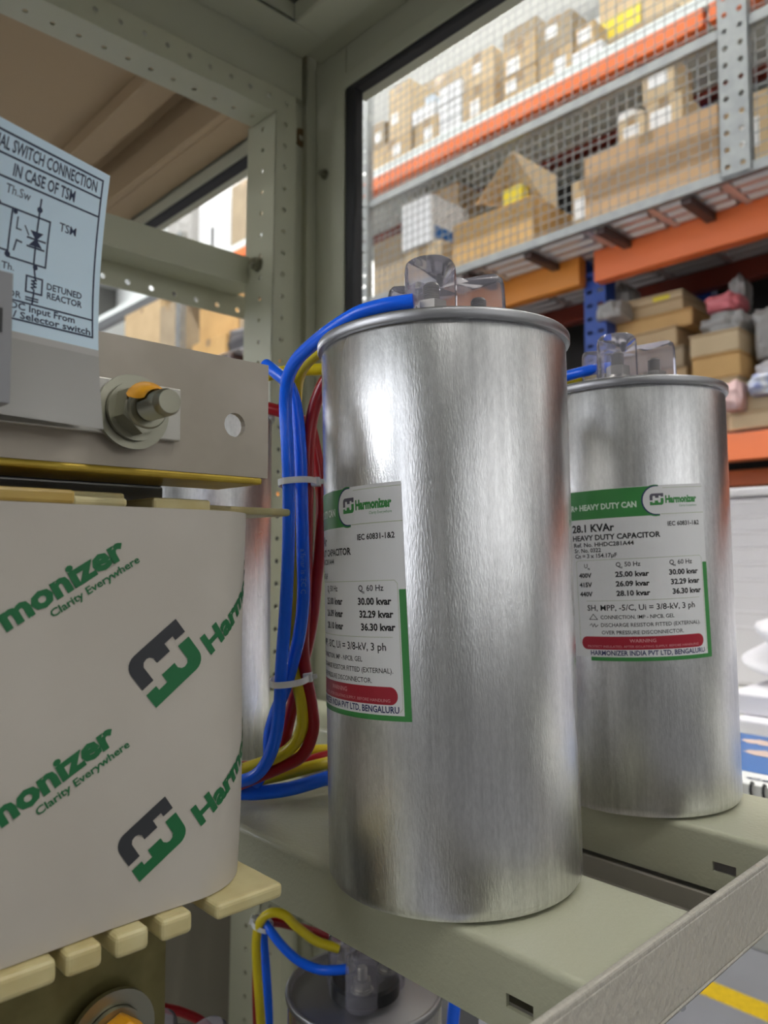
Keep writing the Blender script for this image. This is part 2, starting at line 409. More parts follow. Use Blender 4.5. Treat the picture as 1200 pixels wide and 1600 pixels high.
for x in (-1.285, 1.7, -4.4):
    u = MB(); u.box(x - .045, x + .045, YR + .055, YR + .06, 0, CZ + 2.2)
    u.box(x - .045, x - .04, YR + .06, YR + .12, 0, CZ + 2.2).box(x + .04, x + .045, YR + .06, YR + .12, 0, CZ + 2.2)
    u.build('rear_upright', RBLUE, rack)
    MB().box(x - .012, x + .012, YR + .05, YR + .055, CZ + 1.3, CZ + 2.2).build('upright_stripe', WBOX, rack)
# steel decking: folded panels, seen from below
def decking(zt, y0, y1, m, x0=-8, x1=1.6, wd=.23, nm='deck_panel'):
    x = x0
    while x < x1 - .01:
        d = MB(); d.box(x + .003, x + wd - .003, y0, y1, CZ + zt - .004, CZ + zt)
        k = y0 + .035
        while k < y1 - .04:
            d.add([(x + .02, k, CZ + zt - .004), (x + wd - .02, k, CZ + zt - .004), (x + wd - .02, k + .012, CZ + zt - .013), (x + .02, k + .012, CZ + zt - .013), (x + wd - .02, k + .028, CZ + zt - .013), (x + .02, k + .028, CZ + zt - .013), (x + wd - .02, k + .038, CZ + zt - .004), (x + .02, k + .038, CZ + zt - .004)], [(0, 1, 2, 3), (3, 2, 4, 5), (5, 4, 6, 7)])
            k += .058
        d.box(x + .001, x + .02, y0, y1, CZ + zt - .016, CZ + zt - .004)
        d.build(nm, m, rack); x += wd
decking(1.09, YM + .016, 3.1, DECK, -6.2)
decking(.38, YB + .055, 3.1, DECK, -3.2, 1.6, .46)
sh = MB().box(-8, 1.6, YB, 3.1, CZ + 1.77, CZ + 1.808); sh.build('shelf_board', mat('pale_shelf_edge', (.78, .84, .82), .4), rack)
for x in [-1.9 + .29 * k for k in range(11)] + [-2.2 - .45 * k for k in range(8)]:
    MB().box(x, x + .03, YM + .018, 2.397, CZ + 1.052, CZ + 1.0765).build('deck_joist', mat('joist_brown', (.075, .045, .04), .5), rack)
MB().box(-2.9, 1.6, 3.12, 3.125, CZ + 1.092, CZ + 1.806).build('shade_sheet', RSHADE, rack)  # dark sheets added behind the goods in place of shade
MB().box(-4.7, -2.92, 3.12, 3.125, CZ + 1.092, CZ + 1.5).build('shade_sheet', RSHADE, rack)
MB().box(-6, 1.6, 3.12, 3.125, .05, CZ + 1.086).build('shade_sheet', RSHADE, rack)
# mesh guard on the aisle side of the rack
guard = thing('mesh_guard', 'galvanised wire mesh guard with slotted posts in front of the upper racking', 'mesh guard', (-1.2, YM, CZ + 1.08))
gx0, gx1, gz0, gz1 = -2.48, 1.5, 1.08, 2.75
g = MB(); pitch = .033; rw = .0012
k = gx0
while k < gx1: g.box(k - rw, k + rw, YM - rw, YM + rw, CZ + gz0, CZ + gz1); k += pitch
k = gz0
while k < gz1: g.box(gx0, gx1, YM - .002 - 2 * rw, YM - .002, CZ + k - rw, CZ + k + rw); k += pitch
g.build('wire_mesh', GALV, guard)
for nm, zz in (('bottom_rail', 1.08), ('middle_rail', 1.505), ('top_rail', 2.75)):
    MB().box(gx0, gx1, YM - .012, YM + .012, CZ + zz - .012, CZ + zz + .018).build(nm, GALV, guard)
for xa, xb in ((-.895, -.809), (-2.495, -2.40), (.7, .786)):
    p = MB(); Mx = Matrix(((0, 1, 0, xa), (0, 0, -1, YM - .02), (1, 0, 0, CZ + 1.075), (0, 0, 0, 1)))
    wd = (xb - xa) / 2
    cells = [(k * .05, k * .05 + .05, (k * .05 + .025, wd / 2, .008)) for k in range(33)]
    p.strip(cells, 0, wd, .002, Mx)
    cells = [(k * .05, k * .05 + .05, (k * .05 + .025, wd * 1.5, .008)) for k in range(33)]
    p.strip(cells, wd, wd * 2, .002, Mx); p.box(xa, xa + .002, YM - .02, YM + .010, CZ + 1.075, CZ + 2.72).box(xb - .002, xb, YM - .02, YM + .010, CZ + 1.075, CZ + 2.72)
    p.build('slotted_post', GALV, guard)
# low plinth of the neighbouring bench at the rack's foot
tag(MB().box(-2.2, 1.5, 2.57, 2.84, .001, .16).build('rack_plinth', mat('plinth_grey', (.30, .30, .27), .5), bevel=.004), 'low grey plinth on the floor behind the yellow line', 'plinth')

# ------------------------------------------------------------------ goods on the rack
def carton(u0, u1, vt, Y, zb, label, m=CARD, depth=.2, sticker=None, tape=True, rot=0, group=None, name='carton', cat='carton', x=None, top=None):
    """A carton whose front face stands on plane Y, from the sight lines u0..u1, base at zb, top edge at vt."""
    vm = vt if top is None else 300
    if x is None:
        x0 = at(u0, vt + 20, 1, Y).x; x1 = at(u1, vt + 20, 1, Y).x
    else: x0, x1 = x
    zt = at((u0 + u1) / 2, vt, 1, Y).z if top is None else top
    zb += .0007; h = zt - zb; w_ = x1 - x0
    t = thing(name, label, cat, (0, 0, 0), group, M=Matrix.Translation(((x0 + x1) / 2, Y + depth / 2, CZ + zb)) @ Matrix.Rotation(R(rot), 4, 'Z'), world=False)
    MB().box(-w_ / 2, w_ / 2, -depth / 2, depth / 2, 0, h).build('body', m, t, bevel=.0025, seg=1)
    if tape:
        e = .0006; tw = min(.024, w_ * .14)
        MB().box(-tw, tw, -depth / 2 - e, depth / 2 + e, h, h + e).box(-tw, tw, -depth / 2 - e, -depth / 2, h - .04, h + e).build('tape', TAPE, t)
    if sticker:
        sx, sz, sw, sh_ = sticker
        MB().box((sx - sw / 2) * w_, (sx + sw / 2) * w_, -depth / 2 - .001, -depth / 2, (sz - sh_ / 2) * h, (sz + sh_ / 2) * h).build('sticker', STICK, t)
    t['_top'] = zt
    return t
G = 'cartons on the upper shelf'; Z1 = 1.81; Y1 = 2.45
a = carton(582, 641, 219, Y1, Z1, 'wide low carton at the far end of the upper shelf, three stickers', CARD, sticker=(.15, .55, .2, .4), group=G)
carton(582, 600, 192, Y1, a['_top'], 'tiny carton standing on the wide low carton at the far end', CARDD, sticker=(0, .4, .5, .4), group=G)
carton(607, 641, 132, Y1 + .01, a['_top'], 'tall narrow carton stacked above the wide low carton at the far end', CARD2, sticker=(-.2, .4, .3, .2), group=G)
b = carton(648, 684, 186, Y1, Z1, 'carton with a white sticker under a stack of white boxes', CARD, sticker=(.1, .5, .35, .4), group=G)
carton(643, 678, 166, Y1, b['_top'], 'flat white box resting on a stickered carton of the upper shelf', WBOX, depth=.15, tape=False, group=G, name='white_box', cat='box')
carton(664, 676, 148, Y1 + .02, at(660, 166, 1, Y1).z, 'bluish small box topping the flat white box', mat('pale_blue_card', (.5, .58, .66), .5), depth=.1, tape=False, group=G, name='small_box', cat='box')
for r_ in range(3):
    for c_ in range(2):
        xx = at(686, 200, 1, Y1).x + c_ * .068
        names = [['left of the bottom pair', 'right of the bottom pair'], ['left of the middle pair', 'right of the middle pair'], ['left of the top pair', 'right of the top pair']]
        carton(0, 0, 0, Y1, Z1 + r_ * .082, 'small white box, %s in the block of six' % names[r_][c_], WBOX, depth=.1, tape=False, group='block of small white boxes', name='white_box', cat='box', x=(xx, xx + .065), top=Z1 + r_ * .082 + .079)
carton(640, 735, 118, Y1 + .28, Z1, 'large brown carton standing behind the block of six white boxes', CARDD, depth=.3, group=G, rot=3)
a = carton(723, 771, 133, Y1, Z1, 'carton with a round sticker, lower of two beside the white boxes', CARD, sticker=(-.1, .45, .3, .4), group=G)
carton(721, 771, 84, Y1 + .02, a['_top'] + .01, 'carton with a square white sticker, upper of two beside the white boxes', CARD2, sticker=(0, .55, .3, .3), group=G)
a = carton(787, 837, 112, Y1 - .02, Z1, 'carton at the foot of the tall dark-topped stack', CARD, sticker=(-.25, .6, .35, .45), group=G)
a2 = carton(787, 837, 62, Y1 - .02, a['_top'], 'carton on top of the tall stack, two stickers facing out', CARD, sticker=(-.2, .3, .4, .45), group=G)
carton(786, 838, 38, Y1, a2['_top'], 'dark brown open tray lying on the tall stack', CARDD, tape=False, group=G, name='carton_tray')
a = carton(841, 894, 78, Y1, Z1, 'carton next to the flat white box, sticker low on its front', CARD, sticker=(.15, .5, .35, .45), group=G)
carton(841, 893, 26, Y1, a['_top'], 'carton with a dark torn top edge above its stickered twin', CARDD, sticker=(-.1, .6, .35, .35), group=G)
a = carton(894, 941, 72, Y1 - .01, Z1, 'long flat white box on the shelf edge under a small carton', WBOX, tape=False, group=G, name='white_box', cat='box')
carton(898, 928, 36, Y1 + .02, a['_top'], 'small carton with a big sticker on the long flat white box', CARD, sticker=(0, .6, .7, .4), group=G)
a = carton(937, 1062, 38, Y1 + .1, Z1, 'long low brown carton carrying the yellow-banded cartons', CARDD, depth=.25, group=G)
for uu, tx in (((936, 962), 'smaller'), ((963, 1001), 'larger')):
    t = carton(uu[0], uu[1], -22, Y1 + .12, a['_top'], 'carton with a wide yellow band, %s of the two' % tx, CARD2, sticker=None, tape=False, group=G)
    d = t.children[0].dimensions; w_ = abs(at(uu[1], 0, 1, Y1 + .12).x - at(uu[0], 0, 1, Y1 + .12).x)
    MB().box(-w_ * .49, w_ * .49, -.102, -.1, .02, .10).build('yellow_band', YELB, t)
carton(1003, 1062, -20, Y1 + .12, a['_top'], 'plain carton beside the yellow-banded cartons', CARD2, group=G)
# deck level, behind the mesh
GD = 'goods on the deck behind the mesh'; Z2 = 1.09; Y2 = 2.27
lc = carton(912, 1122, 205, Y2 + .04, Z2, 'very long flat brown carton lying along the deck behind the mesh', mat('brown_carton', (.52, .335, .18), .75), depth=.3, sticker=None, group=GD)
a = carton(1010, 1066, 152, Y2 + .09, lc['_top'], 'carton with an address sticker standing on the very long flat carton', CARD2, depth=.15, sticker=(-.1, .5, .6, .45), group=GD)
carton(1003, 1053, 96, Y2 + .09, a['_top'], 'carton with an address sticker, topmost beside the blue upright', CARD2, depth=.14, sticker=(0, .55, .6, .42), group=GD)
b = carton(966, 1007, 181, Y2 + .08, lc['_top'], 'squat carton with a roll of tape on it, on the very long flat carton', CARD2, depth=.15, sticker=(0, .5, .6, .35), group=GD)
p = at(987, 178, 1, Y2 + .14)
tr = MB().lathe([(.024, 0), (.045, 0), (.045, .035), (.024, .035)], 24, closed=True, M=Matrix.Translation((p.x, Y2 + .14, CZ + b['_top'] + .0015))).build('tape_roll', STICK, smooth=40); tag(tr, 'white tape roll lying on a squat carton on the deck', 'tape roll')
b = carton(632, 690, 384, Y2 + .06, Z2, 'carton carrying the white box with a blue print', CARD2, depth=.22, group=GD)
t = carton(628, 674, 312, Y2 + .05, b['_top'], 'white box with a blue printed panel on its end', WBOX, depth=.24, tape=False, group=GD, name='white_box', cat='box')
w_ = at(674, 340, 1, Y2).x - at(628, 340, 1, Y2).x
MB().box(w_ / 2 + .001, w_ / 2 + .003, -.10, .10, .02, .075).build('blue_panel', MBLUE, t)
oc = carton(707, 832, 328, Y2 + .03, Z2, 'open carton with its kraft flap thrown up, behind the mesh', CARD3, depth=.3, tape=False, group=GD)
f = MB(); q = [at(740, 320, 1, Y2 + .06), at(800, 236, 1, Y2 + .06), at(868, 275, 1, Y2 + .2), at(872, 345, 1, Y2 + .2), at(800, 325, 1, Y2 + .2)]
q = [Vector((p.x, p.y, p.z + CZ)) - Vector(oc.matrix_basis.translation) for p in q]
f.add(q + [p + Vector((0, .006, .004)) for p in q], [(0, 1, 4), (1, 2, 3, 4), (5, 9, 6), (6, 9, 8, 7), (0, 5, 6, 1), (1, 6, 7, 2), (2, 7, 8, 3)]); f.build('flap', CARD2, oc)
yb = carton(786, 815, 292, Y2 + .09, oc['_top'], 'yellow packet sticking out of the open carton', YELB, depth=.05, tape=False, group=GD, name='packet', cat='packet')
carton(640, 716, 250, Y2 + .33, Z2, 'tall plain carton behind the white box with blue print', CARD, depth=.2, group=GD, x=(at(640, 300, 1, Y2 + .33).x, at(716, 300, 1, Y2 + .33).x), top=1.70)
carton(893, 926, 280, Y2 + .12, Z2, 'small carton with a white label beside the very long flat carton', CARD, depth=.16, sticker=(-.1, .6, .5, .3), group=GD)
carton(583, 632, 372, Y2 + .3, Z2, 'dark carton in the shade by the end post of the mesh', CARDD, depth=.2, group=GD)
p0 = at(848, 372, 1, YM + .09); p1 = at(902, 347, 1, YM + .09)
tag(MB().tube([(p0.x, YM + .09, CZ + Z2 + .018), (p1.x, YM + .11, CZ + Z2 + .018)], .018, 14, sub=1).build('paper_roll', STICK, smooth=40), 'white paper roll lying at the front edge of the deck', 'paper roll')
carton(1130, 1200, 150, Y2 + .1, Z2, 'carton with a pale sticker beyond the slotted post', CARD, depth=.25, sticker=(.1, .6, .4, .3), group=GD)
# seen through the openings on the other side of the cabinet
GL = 'goods further along the rack'
t = carton(306, 360, 300, Y1 + .05, Z1, 'white panel carton with a black slot far along the upper shelf', WBOX, depth=.2, tape=False, group=GL)
MB().box(-.01, .02, -.102, -.1, .08, .26).build('slot', RUB, t)
carton(362, 398, 282, Y1, Z1, 'tall brown carton at the cabinet post, far along the upper shelf', CARDD, depth=.3, group=GL)
carton(262, 300, 330, Y1, Z1, 'grey drum-like box far along the upper shelf', POLY, depth=.2, tape=False, group=GL, name='grey_box', cat='box')
carton(195, 250, 480, Y2 + .1, Z2, 'brown sack-like carton far along the deck', CARD, depth=.3, group=GL)
carton(250, 274, 475, Y2 + .1, Z2, 'dark brown carton beside the sack-like carton', CARDD, depth=.3, group=GL)
carton(312, 372, 470, Y2 + .1, Z2, 'pale orange carton with ribbed front far along the deck', CARD3, depth=.3, group=GL)
carton(300, 352, 530, Y2 - .04, Z2, 'flat tan carton leaning before the pale orange carton', CARD3, depth=.12, group=GL)
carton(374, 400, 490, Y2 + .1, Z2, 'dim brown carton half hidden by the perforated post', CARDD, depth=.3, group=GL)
xg = at(283, 480, 1, YM).x
tag(MB().box(xg - .025, xg + .025, YM - .02, YM + .02, CZ + 1.09, CZ + 1.9).build('galvanised_pole', GALV), 'galvanised pole standing on the deck between two brown cartons', 'pole')

# lower shelf of the rack
Z3 = .38; GS = 'flat cartons piled on the lower shelf'
def flat(u0, u1, v0, v1, Y, label, m, rot=0, depth=.28, group=GS, name='flat_carton'):
    x0 = at(u0, v0, 1, Y).x; x1 = at(u1, v0, 1, Y).x; um = (u0 + u1) / 2
    z1 = at(um, v0, 1, Y).z; z0 = max(at(um, v1, 1, Y).z, Z3) + .0007
    t = thing(name, label, 'carton', (0, 0, 0), group, M=Matrix.Translation(((x0 + x1) / 2, Y + depth / 2, CZ + z0)) @ Matrix.Rotation(R(rot), 4, 'Z'), world=False)
    w_ = x1 - x0; h = z1 - z0
    MB().box(-w_ / 2, w_ / 2, -depth / 2, depth / 2, 0, h - .006).build('body', m, t, bevel=.004, seg=1)
    MB().box(-w_ / 2 - .002, w_ / 2 + .002, -depth / 2 - .004, depth / 2 - .03, h - .006, h - .001).build('lid_flap', m, t, bevel=.001, seg=1)
    return t
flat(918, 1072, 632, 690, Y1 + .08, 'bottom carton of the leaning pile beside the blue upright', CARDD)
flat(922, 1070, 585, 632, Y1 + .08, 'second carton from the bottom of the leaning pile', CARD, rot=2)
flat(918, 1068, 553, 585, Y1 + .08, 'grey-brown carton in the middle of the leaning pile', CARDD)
flat(926, 1062, 522, 553, Y1 + .08, 'tan carton in the upper half of the leaning pile', CARD, rot=-3)
flat(932, 1078, 496, 522, Y1 + .08, 'bright tan carton with a crushed corner near the top of the leaning pile', CARD3, rot=2)
flat(948, 1070, 476, 496, Y1 + .08, 'thin carton second from the top of the leaning pile', CARD, rot=-2)
t = flat(975, 1062, 462, 476, Y1 + .08, 'topmost thin pale carton with a yellow label', CARD2, rot=3)
MB().box(.0, .06, -.143, -.141, .004, .022).build('yellow_label', YELB, t)
flat(1078, 1160, 620, 690, Y1 - .02, 'brown carton at the foot of the narrow pile', CARDD)
flat(1080, 1155, 592, 620, Y1 - .02, 'pale carton below the orange-brown one in the narrow pile', CARD2)
flat(1080, 1156, 553, 592, Y1 - .02, 'orange-brown carton in the narrow pile', CARD3)
flat(1077, 1154, 518, 553, Y1 - .02, 'pale brown carton under the grey bag', CARD2)
flat(1138, 1230, 640, 686, Y1 - .035, 'long flat carton at the shelf edge, lowest under the blue and white bag', CARD2, depth=.2)
flat(1150, 1235, 612, 640, Y1 - .03, 'folded flat carton just under the blue and white bag', CARD2, rot=2, depth=.2)
def bag(u0, u1, v0, v1, Y, label, m, seed, d=.12, tip=False, name='plastic_bag', part=None):
    x0 = at(u0, v0, 1, Y).x; x1 = at(u1, v0, 1, Y).x; z1 = at((u0 + u1) / 2, v0, 1, Y).z; z0 = at((u0 + u1) / 2, v1, 1, Y).z
    rng = random.Random(seed); bm = bmesh.new(); bmesh.ops.create_icosphere(bm, subdivisions=4, radius=1)
    ph = [rng.uniform(0, 6) for _ in range(6)]
    for q in bm.verts:
        c = q.co; n = c.normalized()
        k = 1 + .10 * math.sin(5 * n.x + ph[0]) * math.sin(4 * n.z + ph[1]) + .07 * math.sin(9 * n.x + 3 * n.y + ph[2]) + .05 * math.sin(11 * n.z + 7 * n.y + ph[3])
        pw = .55
        sx = math.copysign(abs(n.x) ** pw, n.x); sy = math.copysign(abs(n.y) ** pw, n.y); sz = math.copysign(abs(n.z) ** .7, n.z)
        if tip and n.z > .3: sx *= 1 - .8 * (n.z - .3) / .7
        q.co = Vector((sx * (x1 - x0) / 2 * k * .92, sy * d / 2 * k, sz * (z1 - z0) / 2 * (k if n.z > 0 else 1)))
        if n.z < -.55: q.co.z = -(z1 - z0) / 2
    me = bpy.data.meshes.new(name); bm.to_mesh(me); bm.free(); me.materials.append(m); me.polygons.foreach_set('use_smooth', [True] * len(me.polygons))
    o = bpy.data.objects.new(name, me); C.objects.link(o); o.location = ((x0 + x1) / 2, Y + d / 2, CZ + (z0 + z1) / 2)
    return tag(o, label, 'bag')
bag(1086, 1166, 484, 518, Y1, 'flat grey poly bag lying on the narrow pile of cartons', POLY, 1, .2)
rp = bag(1092, 1150, 456, 484, Y1, 'pink packet in a clear bag on top of the grey poly bag', PINK, 2, .14)
bag(1136, 1162, 428, 484, Y1 + .16, 'grey knotted bag top standing behind the pink packet', POLY, 3, .1, True)
bag(925, 968, 468, 496, Y1 - .03, 'crumpled grey bag slumped on the leaning pile beside the blue upright', POLY, 4, .14)
bag(950, 986, 440, 497, Y1 + .12, 'grey knotted bag neck on the leaning pile', POLY, 5, .1, True)
bag(212, 250, 448, 479, Y2 + .16, 'white bag lying on the sack-like carton far along the deck', POLYW, 10, .12)
bag(344, 400, 510, 545, Y2 - .03, 'dark crumpled bag at the deck edge beside the perforated post', mat('dark_film', (.09, .085, .09), .35), 11, .12)
bag(1166, 1240, 470, 555, Y1 + .02, 'large grey bag at the edge beside the pink packet', POLY, 6, .2)
bag(1168, 1240, 555, 612, Y1, 'pale grey crumpled bag between the large grey bag and the blue and white one', POLYW, 7, .2)
bag(1158, 1240, 578, 612, Y1 - .09, 'blue and white printed bag at the edge of the lower shelf', mat('blue_white_print', (.09, .14, .42), .45, var=((.62, .63, .62), 22, (1, 1, 1))), 8, .1)
bag(1124, 1156, 594, 640, Y1 - .09, 'pale pink crumpled bag tucked against the narrow pile', mat('pale_pink_film', (.62, .42, .40), .45), 9, .08)

# ------------------------------------------------------------------ the cabinet
cab = thing('electrical_cabinet', 'grey sheet-steel cabinet frame with perforated posts, roof and black edge seal', 'cabinet', (-.70, .55, 0))
def V(p): return (p[0], p[1], p[2] + CZ)
PX, PY0, PY1, PZ = -.70, .493, .522, .504         # perforated frame: face plane, inner and outer edge, inner top
def angle_post(name, x, y0, y1, z0, z1, depth, yside=None):
    p = MB(); n = int((z1 - z0) / .025)
    wd = y1 - y0
    Mx = Matrix(((0, 0, 1, x), (1, 0, 0, y0), (0, 1, 0, z0 + CZ), (0, 0, 0, 1)))       # strip x -> Y, y -> Z, z -> X
    My = Matrix(((0, 0, 1, x), (0, 1, 0, y0), (1, 0, 0, z0 + CZ), (0, 0, 0, 1)))       # strip x -> Z, y -> Y
    p.strip([(k * .025, k * .025 + .025, (k * .025 + .0125, wd * .45, .0028)) for k in range(n)], 0, wd, .002, My)
    Mz = Matrix(((0, 1, 0, x - depth), (0, 0, -1, y0), (1, 0, 0, z0 + CZ), (0, 0, 0, 1)))
    p.strip([(k * .025, k * .025 + .025, (k * .025 + .0125, depth * .42, .0028)) for k in range(n)], 0, depth, .002, Mz)
    p.box(x - depth - .012, x - depth, y0 + .0, y0 + .002, z0 + CZ, z1 + CZ)
    o = p.build(name, GREY, cab)
    pv = Vector((x, y0, .35 + CZ)); W = Matrix.Translation(pv) @ Matrix.Rotation(-.012, 4, -FH) @ Matrix.Translation(-pv)
    o.data.transform(W)
    return o
angle_post('perforated_post', PX, PY0, PY1, -.796, .504, .045)
# top rail of the perforated frame, running towards the lens side
rl = MB(); n = 30; y_end = PY1; x = PX
Mr = Matrix(((0, 0, 1, x), (-1, 0, 0, PY0 + .03), (0, 1, 0, PZ + CZ), (0, 0, 0, 1)))
rl.strip([(k * .025, k * .025 + .025, (k * .025 + .0125, .0135, .0028)) for k in range(n)], 0, .027, .002, Mr)
Mu = Matrix(((0, 1, 0, x - .045), (-1, 0, 0, PY0), (0, 0, 1, PZ + CZ), (0, 0, 0, 1)))
rl.strip([(k * .025, k * .025 + .025, (k * .025 + .0125, .019, .0028)) for k in range(n)], 0, .045, .002, Mu)
rl.build('perforated_rail', GREY, cab)
# Z-shaped crossmember behind the post
cm = MB(); xa, xb = -.75, -.79; zt = .345
cm.box(xa - .002, xa, -.35, PY0 + .01, zt - .029 + CZ, zt + CZ).box(xb, xa, -.35, PY0 + .01, zt - .031 + CZ, zt - .029 + CZ)
Mc = Matrix(((0, 0, 1, xb), (1, 0, 0, -.35), (0, 1, 0, zt - .058 + CZ), (0, 0, 0, 1)))
cm.strip([(k * .028, k * .028 + .028, (k * .028 + .014, .009, .0032)) for k in range(33)], 0, .028, .002, Mc)
cm.box(xb - .02, xa, -.35, PY0 + .01, zt + CZ, zt + .002 + CZ)
cm.build('crossmember', GREY, cab)
# corner column with the folded opening and its seal
YC = .56
cc = MB()
cc.box(-.72, -.718, PY1 - .005, YC, -1.24 + CZ, .60 + CZ)
cc.box(-.7102, -.7082, YC - .012, YC + .0, -1.24 + CZ, .60 + CZ)
cc.box(-.72, -.7082, YC - .014, YC - .012, -1.24 + CZ, .60 + CZ)
cc.box(-.7102, -.6535, YC, YC + .002, -1.24 + CZ, .60 + CZ)
cc.box(-.6745, -.6536, YC - .0035, YC, -1.24 + CZ, .532 + CZ)
cc.box(-.6555, -.6535, YC, YC + .025, -1.24 + CZ, .60 + CZ)
cc.build('corner_column', GREYD, cab, bevel=.0012)
hd = MB(); hd.box(-.6535, .0, YC, YC + .002, .535 + CZ, .62 + CZ).box(-2.3, -.725, YC, YC + .002, .535 + CZ, .62 + CZ)
hd.box(-.655, .0, YC - .0035, YC, .535 + CZ, .553 + CZ).box(-2.3, -.78, YC - .0035, YC, .535 + CZ, .553 + CZ).box(-.6535, .0, YC + .002, YC + .03, .533 + CZ, .536 + CZ).box(-2.3, -.725, YC + .002, YC + .03, .533 + CZ, .536 + CZ)
hd.build('header', GREYD, cab, bevel=.001)
se = MB(); zs = .529
se.box(-.6535, -.6365, YC - .002, YC + .012, -1.2 + CZ, zs + .006 + CZ)
se.box(-.6535, .0, YC - .002, YC + .014, zs + CZ, zs + .008 + CZ); se.box(-2.3, -.78, YC - .002, YC + .014, zs + CZ, zs + .008 + CZ)
se.build('edge_seal', RUB, cab, bevel=.003)
# roof: folded rim and recessed panel, then the neighbouring bay's roof
rf = MB(); ZR = .585
rf.box(-.705, -.66, -.6, .535, ZR + CZ, ZR + .004 + CZ).box(-.66, .0, .492, .535, ZR + CZ, ZR + .004 + CZ)
rf.box(-.662, -.66, -.6, .492, ZR + CZ, ZR + .022 + CZ).box(-.66, .0, .490, .492, ZR + CZ, ZR + .022 + CZ)
rf.box(-.700, .0, .492, .5605, ZR + .003 + CZ, ZR + .005 + CZ)
rf.box(-.705, -.703, -.6, .535, ZR + CZ, ZR + .03 + CZ).box(-.705, .0, .533, .535, ZR + CZ, ZR + .03 + CZ)
rf.build('roof_rim', GREYD, cab, bevel=.0015)
MB().box(-.73, .0, -.6, .562, ZR + .030 + CZ, ZR + .034 + CZ).build('roof_panel', GREYD, cab)
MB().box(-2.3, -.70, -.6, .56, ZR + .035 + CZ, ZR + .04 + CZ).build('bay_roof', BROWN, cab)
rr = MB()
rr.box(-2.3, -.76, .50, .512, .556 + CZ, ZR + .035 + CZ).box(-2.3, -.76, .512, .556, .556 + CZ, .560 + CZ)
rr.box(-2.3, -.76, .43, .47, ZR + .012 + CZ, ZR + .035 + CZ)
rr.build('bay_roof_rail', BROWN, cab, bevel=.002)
MB().box(-.73, -.705, -.6, .535, .535 + CZ, .60 + CZ).build('bay_divider_rail', GREYD, cab)
# fasteners seen on the frame
def bolt(mb, M, af=.0085, hh=.0055, tip=.008, r=.0032, m=0):
    mb.lathe([(r * 2.1, 0), (r * 2.1, .0012)], 20, M, m)
    mb.prism([(af * .577 * 1.0 * math.cos(k * math.pi / 3), af * .577 * math.sin(k * math.pi / 3)) for k in range(6)], .0012, .0012 + hh, M, m)
    mb.lathe([(r, 0), (r, hh + tip), (r * .8, hh + tip + .0008)], 16, M, m)
MXp = Matrix(((0, 0, 1, 0), (1, 0, 0, 0), (0, 1, 0, 0), (0, 0, 0, 1)))        # local z -> +X
MYn = Matrix(((1, 0, 0, 0), (0, 0, -1, 0), (0, 1, 0, 0), (0, 0, 0, 1)))       # local z -> -Y
fb = MB(); p = at(404, 414, 1, PY0); bolt(fb, Matrix.Translation(V(p)) @ MYn, .012, .007, .004, .004); fb.build('frame_bolt', ZINC, cab, smooth=35)
fb = MB(); p = at(508, 273, 1, YC); bolt(fb, Matrix.Translation(V(p)) @ MYn, .007, .004, .004, .003); fb.build('frame_bolt', ZINC, cab, smooth=35)
fb = MB(); p = at(427, 1068, 0, PX); bolt(fb, Matrix.Translation(V(p)) @ MXp, .012, .007, .004, .004); fb.build('frame_bolt', ZINC, cab, smooth=35)
fb = MB(); p = at(470, 216, 0, -.718); fb.lathe([(.004, 0), (.011, 0), (.011, .002), (.004, .002)], 24, Matrix.Translation(V(p)) @ MXp, closed=True); fb.build('grommet', mat('rusty_brown', (.14, .085, .03), .6), cab, smooth=35)
# lower back panel and side post below the shelf
bp = MB(); bp.box(-.82, -.815, -.35, .60, -1.2 + CZ, -.25 + CZ); bp.build('back_panel', mat('dim_back_panel', (.25, .225, .18), .6), cab)
lr = MB(); lr.box(-.74, -.70, .10, .56, -.202 + CZ, -.185 + CZ); lr.box(-.738, -.702, .10, .56, -.24 + CZ, -.2 + CZ); lr.build('shelf_rail', GREYD, cab)
MB().box(-.70, -.158, .272, .414, -.194 + CZ, -.191 + CZ).box(-.70, -.158, .411, .414, -.191 + CZ, -.1805 + CZ).box(-.70, -.158, .43, .495, -.194 + CZ, -.191 + CZ).build('gear_plate', mat('brown_grey_plate', (.27, .25, .21), .5), cab)  # widened under the channels to darken their slots against the light floor
lr = MB(); lr.box(-.62, -.57, .10, .56, -.215 + CZ, -.182 + CZ); lr.build('support_rail', GREYD, cab, bevel=.002)
MB().box(-.85, .0, -.6, .60, 0, .05).build('base_frame', GREYD, cab, bevel=.004)
MB().box(-.72, -.68, -.36, -.33, .05, ZR + CZ).build('bay_post', GREYD, cab, bevel=.002)
MB().box(-.75, -.70, .49, .56, .05, .50).build('post_foot', GREYD, cab)

